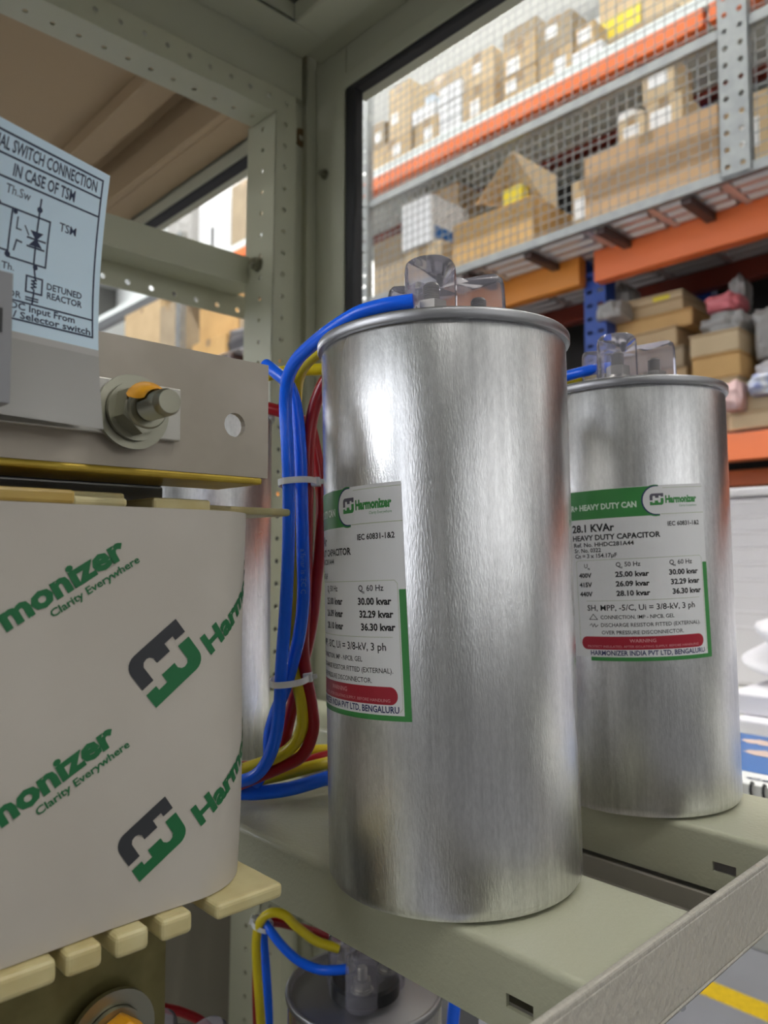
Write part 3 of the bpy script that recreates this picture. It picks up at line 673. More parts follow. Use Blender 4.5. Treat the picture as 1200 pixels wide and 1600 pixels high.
# ------------------------------------------------------------------ capacitor shelves
TZ = -.149
def tray(label, y0, y1, zt, x0=-.699, x1=-.150, fl=.031, slots=True):
    t = thing('shelf_channel', label, 'shelf', (x0, y0, zt + CZ), 'capacitor shelf channels')
    s = MB(); th = .002
    s.box(x0, x1, y0 + .003, y1 - .003, zt - th + CZ, zt + CZ)
    for y, sgn in ((y0, 1), (y1, -1)):
        # rounded fold then the flange with its rectangular slots
        n = 5; rr_ = .003
        vs = []
        for k in range(n + 1):
            a = math.pi / 2 * k / n
            for xx in (x0, x1): vs.append((xx, y + sgn * (rr_ - rr_ * math.sin(a)), zt - rr_ + rr_ * math.cos(a) + CZ))
        s.add(vs, [(2 * k, 2 * k + 1, 2 * k + 3, 2 * k + 2) for k in range(n)])
        L = x1 - x0; cells = []; cx = []
        for sxc in (L - .0285, .06): cx.append(sxc)
        cx.sort(); last = 0
        for c_ in cx:
            cells.append((last, c_ - .010, None)); cells.append((c_ - .010, c_ + .010, (c_, .0125, .0062, .0026))); last = c_ + .010
        cells.append((last, L, None))
        Mf = Matrix(((1, 0, 0, x0), (0, 0, -sgn, y), (0, 1, 0, zt - fl + CZ), (0, 0, 0, 1)))
        s.strip(cells, 0, fl - rr_, th, Mf)
    s.build('channel', GREY, t, smooth=40)
    return t
tray('grey steel shelf channel carrying the big front capacitor', .2385, .3205, TZ)
tray('grey steel shelf channel under the rear capacitor by the cabinet side', .4185, .500, TZ)
lip = MB(); lip.box(-.1495, -.1475, .02, .56, TZ - .0305 + CZ, TZ - .001 + CZ).box(-.1640, -.1475, .02, .56, TZ - .0325 + CZ, TZ - .0305 + CZ)
lip.box(-.1505, -.1475, .02, .423, TZ - .002 + CZ, TZ + .0012 + CZ).box(-.1505, -.1475, .424, .56, TZ - .002 + CZ, TZ + .002 + CZ)
lo = lip.build('shelf_front_rail', GREYR, bevel=.0012); tag(lo, 'textured grey front rail running across the ends of both shelf channels', 'rail')
for i, (u, v) in enumerate(((1091, 1556), (1046, 1590))):
    p = at(u, v, 2, TZ - .0345)
    s_ = MB(); bolt(s_, Matrix.Translation((-.157, p.y, CZ + TZ - .0326)) @ Matrix.Rotation(math.pi, 4, 'X'), .0065, .0038, .006, .0022)
    tag(s_.build('hex_bolt', mat('bright_zinc', (.72, .73, .74), .2, 1), smooth=35), ['zinc bolt end under the grey front rail, nearer the yellow line', 'zinc bolt end under the grey front rail, at the bottom edge of the photo'][i], 'bolt')
tray('lower grey shelf channel carrying the capacitor seen from above', .375, .455, -.5855, slots=False)
tray('lower grey shelf channel below the wrapped reactor', .21, .29, -.5855, slots=False)

# ------------------------------------------------------------------ capacitors
CR, CH = .0593, .2462
def label_art():
    g = G2(); W2, H = 43.2, 95.5                   # millimetres; y runs downwards from the label's top
    def T(t, x, y, h, m, width=None, align='L', bold=.02, layer=3): g.text(t, x, -y, h * 1.1, m, layer, width, align, bold * 1.25)
    def Rc(x0, x1, y0, y1, m, layer=1): g.rect(x0, x1, -y1, -y0, m, layer)
    Rc(-W2, W2, 0, H, 0, 0)
    Rc(-W2, 12.3, .3, 16.8, 1, 1); g.disc(12.3, -8.5, 8.9, 1, 1); g.rect(12, 18, -17.2, -.2, 1, 1)
    g.rect(14.6, W2, -17.4, -.05, 0, 1.6)
    g.disc(12.6, -8.4, 8.3, 3, 1.3); g.disc(12.9, -8.4, 7.75, 0, 1.9); g.rect(12.9, W2, -16.15, -.65, 0, 1.9)
    Rc(17, W2, 1.5, 1.75, 5, 2.2); Rc(15, W2, 16.1, 16.4, 5, 2.2)
    T('R+ HEAVY DUTY CAN', -39, 11.5, 2.9, 6, 40.5, bold=.03)
    g.emblem(9.2, -4.6, 8.0, 7, 1, 3, hk=1.0 * .826)
    T('Harmonizer', 18.2, 10.0, 3.5, 1, 20.2, bold=.045); T('Clarity Everywhere', 26.5, 12.5, 1.1, 1, 11.8, bold=0)
    T('IEC 60831-1&2', 39.2, 23.0, 2.2, 2, 20.5, 'R')
    T('28.1 KVAr', -39, 24.0, 3.8, 2, 27, bold=.025)
    T('HEAVY DUTY CAPACITOR', -39, 28.9, 2.7, 2, 53, bold=.025)
    T('Ref. No. HHDC281A44', -38.4, 32.6, 2.1, 2, 37); T('Sr. No. 0322', -38.2, 35.8, 2.1, 2, 17.5); T('Cn = 3 x 154.17µF', -38, 39.0, 2.1, 2, 26.5)
    g.line([(-37.5, -88), (-37.5, -41.5), (-36.2, -40.4), (38, -40.4), (39.4, -41.8), (39.4, -92.5), (38, -94)], .22, 5, 2.2)
    T('U', -32, 44.8, 2.2, 2, bold=.005); T('N', -29.8, 45.9, 1.1, 2)
    T('Q', -12.5, 44.6, 2.3, 2, bold=.01); T('N', -10.1, 45.7, 1.1, 2); T('50 Hz', -7.5, 44.6, 2.3, 2, 9, bold=.01)
    T('Q', 18.2, 44.6, 2.3, 2, bold=.01); T('N', 20.6, 45.7, 1.1, 2); T('60 Hz', 23.2, 44.6, 2.3, 2, 9.3, bold=.01)
    for i, (a_, b_, c_) in enumerate((('400V', '25.00 kvar', '30.00 kvar'), ('415V', '26.09 kvar', '32.29 kvar'), ('440V', '28.10 kvar', '36.30 kvar'))):
        y = 50.3 + i * 5.35
        T(a_, -36, y, 2.3, 2, 8.4, bold=.03); T(b_, -13.2, y, 2.6, 2, 19.2, bold=.03); T(c_, 17.6 + i * .7, y, 2.6, 2, 18.6, bold=.03)
    Rc(-32, 36, 63.6, 63.8, 5, 2.2)
    T('SH, MPP, -5/C, Ui = 3/8-kV, 3 ph', -31.5, 69.2, 2.9, 2, 64, bold=.008)
    g.line([(-30.5, -74.2), (-25.5, -74.2), (-28, -71.2), (-30.5, -74.2)], .35, 2, 3)
    T('CONNECTION, IMP - NPCB, GEL', -23.5, 74.0, 1.9, 2, 42.5, bold=.004)
    g.line([(-30.5, -77.6), (-29.4, -76.6), (-28.6, -78.4), (-27.6, -76.6), (-26.8, -78.4), (-25.4, -77.4)], .35, 2, 3)
    T('DISCHARGE RESISTOR FITTED (EXTERNAL).', -23.5, 78.4, 1.9, 2, 59, bold=.004)
    T('OVER PRESSURE DISCONNECTOR.', -23.3, 82.6, 1.9, 2, 47.5, bold=.004)
    g.rrect(-36.5, 37.2, -91.2, -83.9, 3.6, 4, 1.5)
    T('WARNING', 0, 87.2, 1.7, 9, 15, 'C', bold=.01); T('PROTECT INSULATED, AFTER ISOLATING SUPPLY, BEFORE HANDLING', .4, 90.1, 1.15, 9, 66, 'C', bold=0)
    T('HARMONIZER INDIA PVT LTD, BENGALURU', -31, 94.4, 2.4, 3, 68.6, bold=.018)
    Rc(40.0, W2, 44.2, H + 1.6, 1, 1.4); Rc(-31, W2, 95.4, 97.6, 1, 1.4)
    return g
LMATS = [LWHITE, LGREEN, LBLACK, LNAVY, LRED, LLINE, LPALE, LGREYV, PCHAR, LPINK]
_art = label_art()
def label_mesh(rot, top):
    c, s_ = math.cos(rot), math.sin(rot)
    def fn(x, y, layer):
        xx = x * c - (y + 48) * s_; yy = x * s_ + (y + 48) * c - 48
        r = CR + .00016 + layer * .000022; a = xx * .96 / 1000 / CR
        return (r * math.cos(a), r * math.sin(a), top + yy * 1.015 / 1000)
    return _art.mesh(fn, step=2.5)
LOBES = 3
def cover_outline(scale=1.0, n=96, c=.0155, rl=.0200, lr=.0118):
    pts = []
    for k in range(n):
        a = 2 * math.pi * k / n; best = c * scale
        vals = [c]
        for j in range(LOBES):
            b = a - 2 * math.pi * j / LOBES; q = lr ** 2 - (rl * math.sin(b)) ** 2
            if q > 0 and math.cos(b) > 0: vals.append(rl * math.cos(b) + math.sqrt(q))
        kk = 1200; sm = math.log(sum(math.exp(kk * x_) for x_ in vals)) / kk
        pts.append((sm * scale * math.cos(a), sm * scale * math.sin(a)))
    return pts
def capacitor(name, label, base, tilt, front, lab_angle, lab_rot=.035, ltop=.1766, lab=True):
    """base = centre of the foot, front = heading of the near lobe of the terminal cover, lab_angle = heading of the label's middle."""
    M = Matrix.Translation(V(base)) @ tilt
    t = thing(name, label, 'capacitor', base, 'power capacitors', M=M, world=False)
    pr = [(0, 0), (CR - .004, 0), (CR - .0012, .0008), (CR - .0002, .0025), (CR, .005), (CR, CH - .002), (CR - .001, CH)]
    MB().lathe(pr, 128).build('can', ALU, t, smooth=40)
    rp_ = [(CR - .004, CH + .0005), (CR - .0005, CH - .0005), (CR + .0016, CH - .0002), (CR + .0020, CH + .0006), (CR + .0020, CH + .0036), (CR + .0014, CH + .0044), (CR - .0002, CH + .0049), (CR - .0016, CH + .0043), (CR - .0026, CH - .001), (CR - .008, CH - .0018), (.0, CH - .0018)]
    MB().lathe(rp_, 128).build('lid', ALUR, t, smooth=50)
    z0 = CH - .0018
    # terminal block: black base, studs with nuts, clear cover
    Rz = Matrix.Rotation(front, 4, 'Z')
    b_ = MB(); b_.lathe([(0, z0), (.027, z0), (.027, z0 + .011), (.025, z0 + .013), (0, z0 + .013)], 40); b_.build('terminal_base', BLKP, t, smooth=40)
    for j in range(3):
        a = front + 2 * math.pi * j / 3; P = Matrix.Translation((.0195 * math.cos(a), .0195 * math.sin(a), 0)) @ Matrix.Rotation(.4 + j, 4, 'Z')
        s_ = MB(); z = z0 + .013
        s_.lathe([(.0085, z), (.0085, z + .0012)], 28, P); s_.lathe([(.0072, z + .0012), (.0072, z + .0026)], 28, P)
        af = .0125; s_.prism([(af * .577 * math.cos(k * math.pi / 3), af * .577 * math.sin(k * math.pi / 3)) for k in range(6)], z + .0026, z + .0085, P)
        th = []
        for k in range(9): th += [(.0036, z + .0085 + k * .0009), (.0040, z + .0085 + k * .0009 + .00045)]
        s_.lathe([(.0040, z)] + th + [(.003, z + .0175)], 20, P)
        s_.build('terminal_stud', ZINC, t, smooth=35)
    o1 = cover_outline(1.05); n = len(o1); hC = .0405
    cv = MB(); rings = []
    def ring(sc, z, dz=0):
        return [(x_ * sc, y_ * sc, z - dz * (1 - min(1, math.hypot(x_, y_) / .0318)) ** 1.3) for x_, y_ in o1]
    for sc, z, dz in ((1.0, z0 + .0005, 0), (1.0, z0 + .012, 0), (.99, z0 + .026, .006), (.98, z0 + hC - .004, .012), (.955, z0 + hC - .0012, .012), (.90, z0 + hC, .012), (.5, z0 + hC - .001, .010), (.12, z0 + hC - .002, .009)):
        rings.append([Rz @ Vector(p_) for p_ in ring(sc, z, dz)])
    vs = [p_ for r_ in rings for p_ in r_]; fs = []
    for i in range(len(rings) - 1):
        for k in range(n):
            a = i * n + k; b2 = i * n + (k + 1) % n; fs.append((a, b2, b2 + n, a + n))
    fs.append(tuple(range((len(rings) - 1) * n, len(rings) * n)))
    cv.add(vs, fs).build('terminal_cover', CLEAR, t, smooth=32)
    if lab:
        l_ = label_mesh(lab_rot, ltop).build('label', LMATS, t); l_.rotation_euler = (0, 0, lab_angle)
    return t
lean = Matrix.Rotation(-.0195, 4, FH)
lean = Matrix.Rotation(.0195, 4, -FH)
def heading(p): return math.atan2(-p[1], -p[0])
B1 = (-.2479, .2814, TZ + .0008); B2 = (-.2477, .4586, TZ + .0008); B3 = (-.501, .2800, TZ + .0006); B4 = (-.457, .413, -.5855); B5 = (-.455, .25, -.5855)
capacitor('power_capacitor', 'large shiny aluminium capacitor can nearest the lens, label turned half away', B1, lean, heading(B1) - .22, heading(B1) - R(56.4), .030, ltop=.1776)
capacitor('power_capacitor', 'shiny aluminium capacitor can behind the nearest one, its label fully readable', B2, lean, heading(B2) - .2, heading(B2) + R(3.6), .03, ltop=.1868)
capacitor('power_capacitor', 'aluminium capacitor can mostly hidden behind the white-wrapped reactor', B3, Matrix(), heading(B3) + .3, heading(B3) + R(200), lab=True)
capacitor('power_capacitor', 'capacitor on the lower shelf, its lid and clear cover seen from above', B4, Matrix(), heading(B4) - .1, heading(B4) + R(180), lab=True)

# ------------------------------------------------------------------ wires
def wire(pts, m, label, r=.0036, group='power wires of the capacitors', mark=None, name='wire'):
    """pts: (u, v, depth) sight lines with their own distance from the lens."""
    P = [Vector(V(atd(*p))) for p in pts]
    o = MB().tube(P, r, 14, sub=8).build(name, m, smooth=60); tag(o, label, 'wire', group)
    if mark:
        txt, mm, s0, hgt, bold, flip = mark
        Q = spline(P, 24); acc = [0]
        for a, b in zip(Q, Q[1:]): acc.append(acc[-1] + (b - a).length)
        def pos(s_):
            s_ = max(0, min(acc[-1] - 1e-6, s_))
            for i in range(len(acc) - 1):
                if acc[i + 1] >= s_: break
            f_ = (s_ - acc[i]) / max(1e-9, acc[i + 1] - acc[i]); return Q[i].lerp(Q[i + 1], f_), (Q[i + 1] - Q[i]).normalized()
        g = G2(); g.text(txt, 0, -hgt / 2, hgt, 0, 1, None, 'L', bold)
        def fn(x, y, layer):
            c, t = pos(s0 + x); toward = (O3 - c); n = (toward - t * toward.dot(t)).normalized(); b = n.cross(t)
            a = y / r; return c + (n * math.cos(a) + b * math.sin(a)) * (r + .00012)
        g.mesh(fn).build('wire_print', mm, o)
    return o
wire([(646, 471, .352), (625, 474, .353), (600, 478, .355), (560, 490, .36), (520, 514, .37), (485, 541, .39), (462, 565, .405), (449, 595, .415), (446, 640, .42), (449, 700, .42), (451, 760, .42), (451, 830, .42), (449, 900, .42), (445, 970, .42), (440, 1040, .421), (437, 1100, .423), (431, 1150, .427), (417, 1190, .432), (395, 1214, .436), (355, 1226, .44)],
     BLUE, 'blue wire from the nearest capacitor, outermost of the bundle down to the shelf')
wire([(415, 570, .445), (432, 583, .438), (452, 603, .433), (463, 640, .431), (469, 700, .43), (471, 760, .43), (473, 850, .428), (474, 930, .427), (468, 990, .427), (456, 1040, .43), (444, 1080, .436), (430, 1115, .442), (421, 1150, .446), (419, 1190, .45), (400, 1225, .455)],
     BLUE, 'second blue wire crossing behind the outermost one, carrying pale printing', mark=('alfanar is IEC C', BLUET, .117, .0028, .0, 0))
wire([(560, 519, .395), (515, 541, .406), (488, 557, .418), (468, 584, .436), (462, 625, .448), (459, 690, .450), (459, 800, .446), (460, 900, .44), (456, 980, .44), (458, 1040, .438), (468, 1080, .436), (473, 1110, .436), (471, 1140, .437), (455, 1168, .44), (420, 1188, .444), (365, 1207, .45)],
     YELL, 'yellow wire dropping inside the bundle between the blue wires')
wire([(560, 573, .46), (500, 577, .462), (460, 579, .464), (432, 583, .466), (400, 592, .468)], YELL, 'short yellow wire running level behind the top of the bundle')
wire([(545, 560, .425), (512, 590, .43), (496, 622, .432), (486, 660, .434), (481, 710, .435), (480, 780, .437), (479, 860, .439), (477, 940, .439), (473, 1010, .437), (479, 1060, .437), (487, 1105, .437), (489, 1140, .438), (474, 1178, .441), (440, 1198, .446), (365, 1229, .456)],
     RED, 'red wire beside the nearest capacitor, turning left at the shelf', r=.0036)
wire([(482, 655, .447), (490, 690, .447), (499, 740, .446), (503, 790, .445), (500, 850, .444), (494, 910, .444), (486, 980, .443), (470, 1050, .446), (455, 1110, .45), (446, 1150, .455), (430, 1190, .462), (365, 1200, .468)],
     RED, 'dark red wire bowed out towards the can and slanting back under the tie')
wire([(410, 636, .458), (432, 641, .456), (462, 652, .454), (478, 664, .452), (487, 690, .452), (494, 750, .452)], RED, 'red wire end coming level from behind the clamp plate')
wire([(355, 1238, .462), (400, 1239, .458), (450, 1233, .455), (500, 1219, .46), (545, 1206, .47), (600, 1190, .49)], BLUE, 'blue wire lying on the shelf and passing behind the nearest can', r=.0042)
wire([(365, 1224, .468), (405, 1218, .466), (450, 1208, .466), (500, 1195, .47), (560, 1182, .485)], YELL, 'yellow wire on the shelf with dark printing', r=.0037, mark=('alfanar', INK, .060, .0030, .015, 0))
wire([(430, 1212, .478), (470, 1195, .478), (510, 1182, .482), (570, 1172, .495)], RED, 'red wire on the shelf between the yellow ones')
wire([(440, 1185, .49), (480, 1174, .492), (520, 1171, .496), (570, 1166, .505)], YELL, 'yellow wire at the back of the shelf behind the can')
wire([(955, 574, .51), (938, 576, .512), (915, 580, .512), (885, 588, .52), (850, 602, .53)], BLUE, 'blue wire leaving the cover of the rear capacitor', r=.0036)
wire([(940, 583, .54), (912, 589, .545), (880, 596, .55), (850, 606, .555)], YELL, 'yellow wire leaving the cover of the rear capacitor', r=.0033)
# wires of the lower capacitor
wire([(530, 1482, .60), (512, 1477, .60), (490, 1468, .60), (465, 1449, .60), (445, 1430, .60), (425, 1426, .60), (409, 1437, .60), (401, 1462, .60), (401, 1500, .60), (405, 1560, .60), (411, 1640, .60)], YELL, 'yellow wire arching from the lower capacitor and dropping beside the post', group='wires of the lower capacitor')
wire([(545, 1514, .585), (520, 1516, .585), (495, 1514, .588), (465, 1500, .592), (440, 1477, .595), (420, 1451, .60), (410, 1440, .607), (412, 1470, .612), (416, 1520, .612), (419, 1570, .612), (421, 1640, .612)], BLUE, 'blue wire arching from the lower capacitor and dropping beside the yellow one', group='wires of the lower capacitor')
wire([(530, 1468, .64), (512, 1464, .635), (485, 1455, .63), (460, 1447, .625), (430, 1441, .622), (408, 1446, .62), (402, 1490, .618), (401, 1560, .618), (404, 1640, .618)], RED, 'red wire behind the yellow one at the lower capacitor', group='wires of the lower capacitor')
wire([(712, 1560, .72), (708, 1590, .72), (704, 1660, .72)], BLUE, 'blue wire in the dark right of the lower capacitor', r=.006, group='wires of the lower capacitor')
wire([(255, 1575, .60), (285, 1582, .60), (320, 1600, .60), (350, 1640, .60)], RED, 'red wire under the clear cover at the lower left', group='wires of the lower capacitor')
def tie(u0, u1, v0, v1, d, label, dd=.012, head=1):
    c = (Vector(V(atd(u0, v0, d))) + Vector(V(atd(u1, v1, d)))) / 2; ax = (Vector(V(atd(u1, v1, d))) - Vector(V(atd(u0, v0, d))))
    a = ax.length / 2; ex = ax.normalized(); ey = FH; ez = ex.cross(ey).normalized()
    t = thing('cable_tie', label, 'cable tie', c, 'cable ties'); m_ = MB(); n = 40; hw = .0017; vs = []
    for k in range(n):
        an = 2 * math.pi * k / n; e = .8
        px = math.copysign(abs(math.cos(an)) ** e, math.cos(an)); py = math.copysign(abs(math.sin(an)) ** e, math.sin(an))
        for rr_, zz_ in ((1, -hw), (1, hw), (1.0, hw), (1.0, -hw)):
            k2 = .0007 if zz_ and (len(vs) % 4) in (0, 1) else 0
            vs.append(c + ex * px * (a + k2) + ey * py * (dd + k2) + ez * zz_)
    fs = []
    for k in range(n):
        b = k * 4; e2 = ((k + 1) % n) * 4
        for q in range(4): fs.append((b + q, b + (q + 1) % 4, e2 + (q + 1) % 4, e2 + q))
    m_.add(vs, fs).build('strap', TIE, t, smooth=50)
    h = MB(); Mh = Matrix.Translation(c + ex * a * head) @ Matrix(((ex.x, ey.x, ez.x, 0), (ex.y, ey.y, ez.y, 0), (ex.z, ey.z, ez.z, 0), (0, 0, 0, 1)))
    h.box(-.0028, .0024, -.0035, .0035, -.0025, .0025, M=Mh); h.box(.0024, .005, -.001, .001, -.0014, .0014, M=Mh); h.build('head', TIE, t, bevel=.0005)
    return t
tie(438, 494, 757, 753, .434, 'white nylon cable tie round the upper part of the wire bundle', dd=.020)
tie(425, 482, 1064, 1058, .434, 'white nylon cable tie round the lower part of the wire bundle', dd=.019)
tie(396, 424, 1438, 1449, .607, 'white nylon cable tie where the lower wires bend down', dd=.010, head=-1)
# loose cover on the bay floor side, seen below the reactor
capacitor('power_capacitor', 'capacitor at the lower left, only its clear terminal cover showing', B5, Matrix(), heading(B5) - .5, heading(B5) + R(180), lab=True)

# ------------------------------------------------------------------ reactor
PXR = -.28
rx = thing('detuned_reactor', 'reactor with a white printed coil wrap, steel clamp plates and bolts', 'reactor', (-.33, .05, -.30 + CZ), 'reactors')
# coil
XC, YCO, RC = -.262, .1885, .037; Y0 = -.09; XB = -.42
zb, zt_ = -.1305, .0168
def coil_xy(s_):
    """Outline by arc length: 0 at the start of the rounded corner, negative along the front face towards the lens side."""
    if s_ <= 0: return XC, YCO - RC + s_, 1, 0
    arc = RC * math.pi / 2
    if s_ <= arc:
        a = s_ / RC; return XC - RC + RC * math.cos(a), YCO - RC + RC * math.sin(a), math.cos(a), math.sin(a)
    return XC - RC - (s_ - arc), YCO, 0, 1
ss = [-(YCO - RC - Y0) + k * (YCO - RC - Y0) / 30 for k in range(30)] + [k * RC * math.pi / 2 / 24 for k in range(25)] + [RC * math.pi / 2 + k * (RC + (XC - RC - XB) - RC) / 8 for k in range(1, 9)]
cw = MB(); NZ = 12; vs = []
def bulge(f): return -.0018 * (1 - f) ** 2 + .0006 * math.sin(f * 7)
for i in range(NZ + 1):
    f = i / NZ; z = zb + (zt_ - zb) * f; b_ = bulge(f)
    for s_ in ss:
        x, y, nx, ny = coil_xy(s_); vs.append((x + nx * b_ + .0008 * math.sin(s_ * 60) * nx, y + ny * b_, z + CZ))
n = len(ss); fs = [(i * n + k, i * n + k + 1, (i + 1) * n + k + 1, (i + 1) * n + k) for i in range(NZ) for k in range(n - 1)]
cw.add(vs, fs)
ring0 = [vs[k] for k in range(n)] + [(XB, Y0, zb + CZ)]; ring1 = [vs[NZ * n + k] for k in range(n)] + [(XB, Y0, zt_ + CZ)]
cw.add(ring0, [tuple(reversed(range(n + 1)))]); cw.add(ring1, [tuple(range(n + 1))])
coil = cw.build('coil_wrap', WRAP, rx, smooth=50)
def px2coil(u, v):
    """Flat-wrap coordinates of a sight line on the coil's front face (metres)."""
    p = at(u, v, 0, XC)
    if p.y > YCO - RC:
        lo, hi = 0, RC * 1.5
        for _ in range(40):
            m_ = (lo + hi) / 2; x, y, _a, _b = coil_xy(m_); q = Vector((x, y, 0)); r_ = q.dot(RT) / (q.dot(FH))
            d_ = ray(u, v); rr_ = d_.dot(RT) / d_.dot(FH)
            if r_ < rr_: lo = m_
            else: hi = m_
        x, y, _a, _b = coil_xy(lo); d_ = ray(u, v); k = Vector((x, y, 0)).dot(FH) / d_.dot(FH); return lo, d_.z * k
    return p.y - (YCO - RC), p.z
cg = G2()
# the word that starts left of the frame and ends on the front face, twice; the full mark that turns the corner, twice
def word_right(end, mid, hh, L=.069):
    e = Vector(px2coil(*end)); m_ = Vector(px2coil(*mid)); d = (e - m_).normalized(); p = e - d * L
    an = math.atan2(d.y, d.x); M2 = Matrix.Rotation(an, 4, 'Z')
    cg.text('Harmonizer', p.x, p.y, hh, 0, 1, L, 'L', .045, M=M2)
    t = p + d * L * .52 + Vector((d.y, -d.x)) * hh * .60
    cg.text('Clarity Everywhere', t.x, t.y, hh * .34, 0, 1, L * .52, 'L', .02, M=M2)
    dn = Vector((d.y, -d.x)); q = p - d * .036 - dn * hh * 1.35
    cg.emblem(q.x, q.y, .033, 1, 0, 1, M=M2)
word_right((201, 866), (25, 976), .0079)
word_right((186, 1157), (10, 1285), .0079)
def mark_left(tl, tr, base, L=.069, hh=.0079):
    a = Vector(px2coil(*tl)); b = Vector(px2coil(*tr)); d = (b - a); wd = d.length * 1.06; d.normalize(); an = math.atan2(d.y, d.x); M = Matrix.Rotation(an, 4, 'Z')
    cg.emblem(a.x, a.y, wd, 1, 0, 1, M=M)
    p = Vector(px2coil(*base)); cg.text('Harmonizer', p.x, p.y, hh, 0, 1, L, 'L', .045, M=M)
    t = p + d * L * .48 + Vector((d.y, -d.x)) * hh * .60
    cg.text('Clarity Everywhere', t.x, t.y, hh * .34, 0, 1, L * .52, 'L', .02, M=M)
mark_left((195, 1041), (272, 971), (330, 1022))
mark_left((179, 1321), (255, 1249), (314, 1290))
def cfn(x, y, layer):
    px, py, nx, ny = coil_xy(x); f = min(1, max(0, (y - zb) / (zt_ - zb))); b_ = bulge(f) + .00025
    return (px + nx * b_ + .0008 * math.sin(x * 60) * nx, py + ny * b_, y + CZ)
cg.mesh(cfn, step=.003).build('printed_marks', [PGREEN, PCHAR], coil)
# upper clamp plate, with its folded foot and a round hole
yR = .195; zT, zB = .0835, .033
cl = MB(); hole = at(367, 664, 0, PXR); Mp = Matrix(((0, 0, 1, PXR), (1, 0, 0, -.09), (0, 1, 0, zB + CZ), (0, 0, 0, 1)))
hy, hz = hole.y + .09, hole.z - zB; L = yR + .09
cl.strip([(0, hy - .012, None), (hy - .012, hy + .012, (hy, hz, .0052)), (hy + .012, L, None)], 0, zT - zB, .003, Mp)
cl.build('clamp_plate', PLATE, rx)
fo = MB(); fo.box(PXR - .036, PXR + .0005, -.09, yR - .003, zB - .003 + CZ, zB + CZ); fo.build('clamp_foot', mat('yellow_passivated_edge', (.55, .40, .05), .4, .5, var=((.40, .27, .03), 45, (1, 1, 1))), rx, bevel=.001)
co = MB(); co.box(-.40, -.318, -.09, .165, -.20 + CZ, .030 + CZ); co.box(-.40, -.318, -.09, .165, .03 + CZ, .075 + CZ); co.build('core', LAM, rx, bevel=.001)
# terminal strip under the bolt
tsy = at(283, 630, 0, PXR + .004).y
MB().box(PXR + .0005, PXR + .004, .02, tsy, .0445 + CZ, .0655 + CZ).build('terminal_strip', mat('tinned_strip', (.50, .48, .43), .35, .6), rx, bevel=.0006)
def stud_bolt(y, z, x, painted, nm='clamp_bolt', big=.0142, L=.034):
    o = MB(); M = Matrix.Translation((x, y, z + CZ)) @ MXp
    o.lathe([(.005, .004), (big, .004), (big, .0062), (.005, .0062)], 40, M, 0, closed=True)
    o.lathe([(.005, .0062), (.0112, .0066), (.0112, .0086), (.005, .0086)], 36, M, 0, closed=True)
    af = .017; M2 = M @ Matrix.Rotation(.35, 4, 'Z')
    o.prism([(af * .577 * math.cos(k * math.pi / 3), af * .577 * math.sin(k * math.pi / 3)) for k in range(6)], .0086, .0168, M2)
    o.lathe([(.0050, .0168), (.0078, .0168), (.0072, .0178), (.005, .0178)], 30, M, closed=True)
    th = [(.005, 0)]
    for k in range(12): th += [(.0046, .0178 + k * .0011), (.0050, .0178 + k * .0011 + .00055)]
    o.lathe(th + [(.0049, L - .0015), (.0042, L), (0, L)], 28, M)
    b = o.build(nm, [ZINC], rx, smooth=32, bevel=0)
    if painted == 1:
        p_ = MB(); n_ = 10; vs = []
        for i, zz_ in enumerate((.0172, .0200, .0225, .025)):
            for k in range(n_ + 1):
                a = R(50 + k * 11) ; r_ = .0058 + (.0028 if i == 0 else .0004 if i == 1 else 0)
                vs.append(M @ Vector((r_ * math.cos(a), r_ * math.sin(a), zz_ + .0006)))
        for k in range(n_ + 1):
            a = R(45 + k * 11); vs.append(M @ Vector((.0096 * math.cos(a), .0096 * math.sin(a), .0176)))
        fs = [(i * (n_ + 1) + k, i * (n_ + 1) + k + 1, (i + 1) * (n_ + 1) + k + 1, (i + 1) * (n_ + 1) + k) for i in range(3) for k in range(n_)]
        fs += [(4 * (n_ + 1) + k, 4 * (n_ + 1) + k + 1, k + 1, k) for k in range(n_)]
        p_.add(vs, fs).build('torque_mark', OMARK, b, smooth=60)
    if painted == 2:
        p_ = MB(); p_.prism([(af * .60 * math.cos(k * math.pi / 3), af * .60 * math.sin(k * math.pi / 3)) for k in range(6)], .0086, .0172, M2); p_.lathe([(.0, .0172), (.0075, .0172), (.0055, .021), (0, .021)], 24, M)
        p_.build('torque_mark', OMARK, b, smooth=50, bevel=.0008)
    return b
stud_bolt(.1297, .0535, PXR, 1)
# insulation strips on the coil's upper edge
st = lambda u0, u1, X, z0, z1, m, d=.05: MB().box(X - d, X, at(u0, 780, 0, X).y, at(u1, 780, 0, X).y, z0 + CZ, z1 + CZ).build('insulation_strip', m, rx, bevel=.0012)
st(-90, 118, -.268, .0172, .0222, RESO); st(62, 196, -.286, .0172, .0235, RES); st(113, 200, -.272, .0172, .0205, RES)
st(246, 455, -.300, .0180, .0215, RES, .06); st(240, 330, -.285, .0172, .0225, RES)
# duct sticks and the corner plate below the coil
for u, v in ((-60, 1545), (42, 1522), (133, 1494), (208, 1472), (278, 1445)):
    X = -.2585; y = at(u, v, 0, X).y; wd = .0062 if u > 50 else .0095
    MB().box(X - .05, X, y - wd, y + wd, -.1390 + CZ, -.1309 + CZ).build('duct_stick', RES, rx, bevel=.002, seg=3)
MB().box(-.292, -.2555, .157, .187, -.1370 + CZ, -.1310 + CZ).build('corner_spacer', RES, rx, bevel=.0018, seg=3)
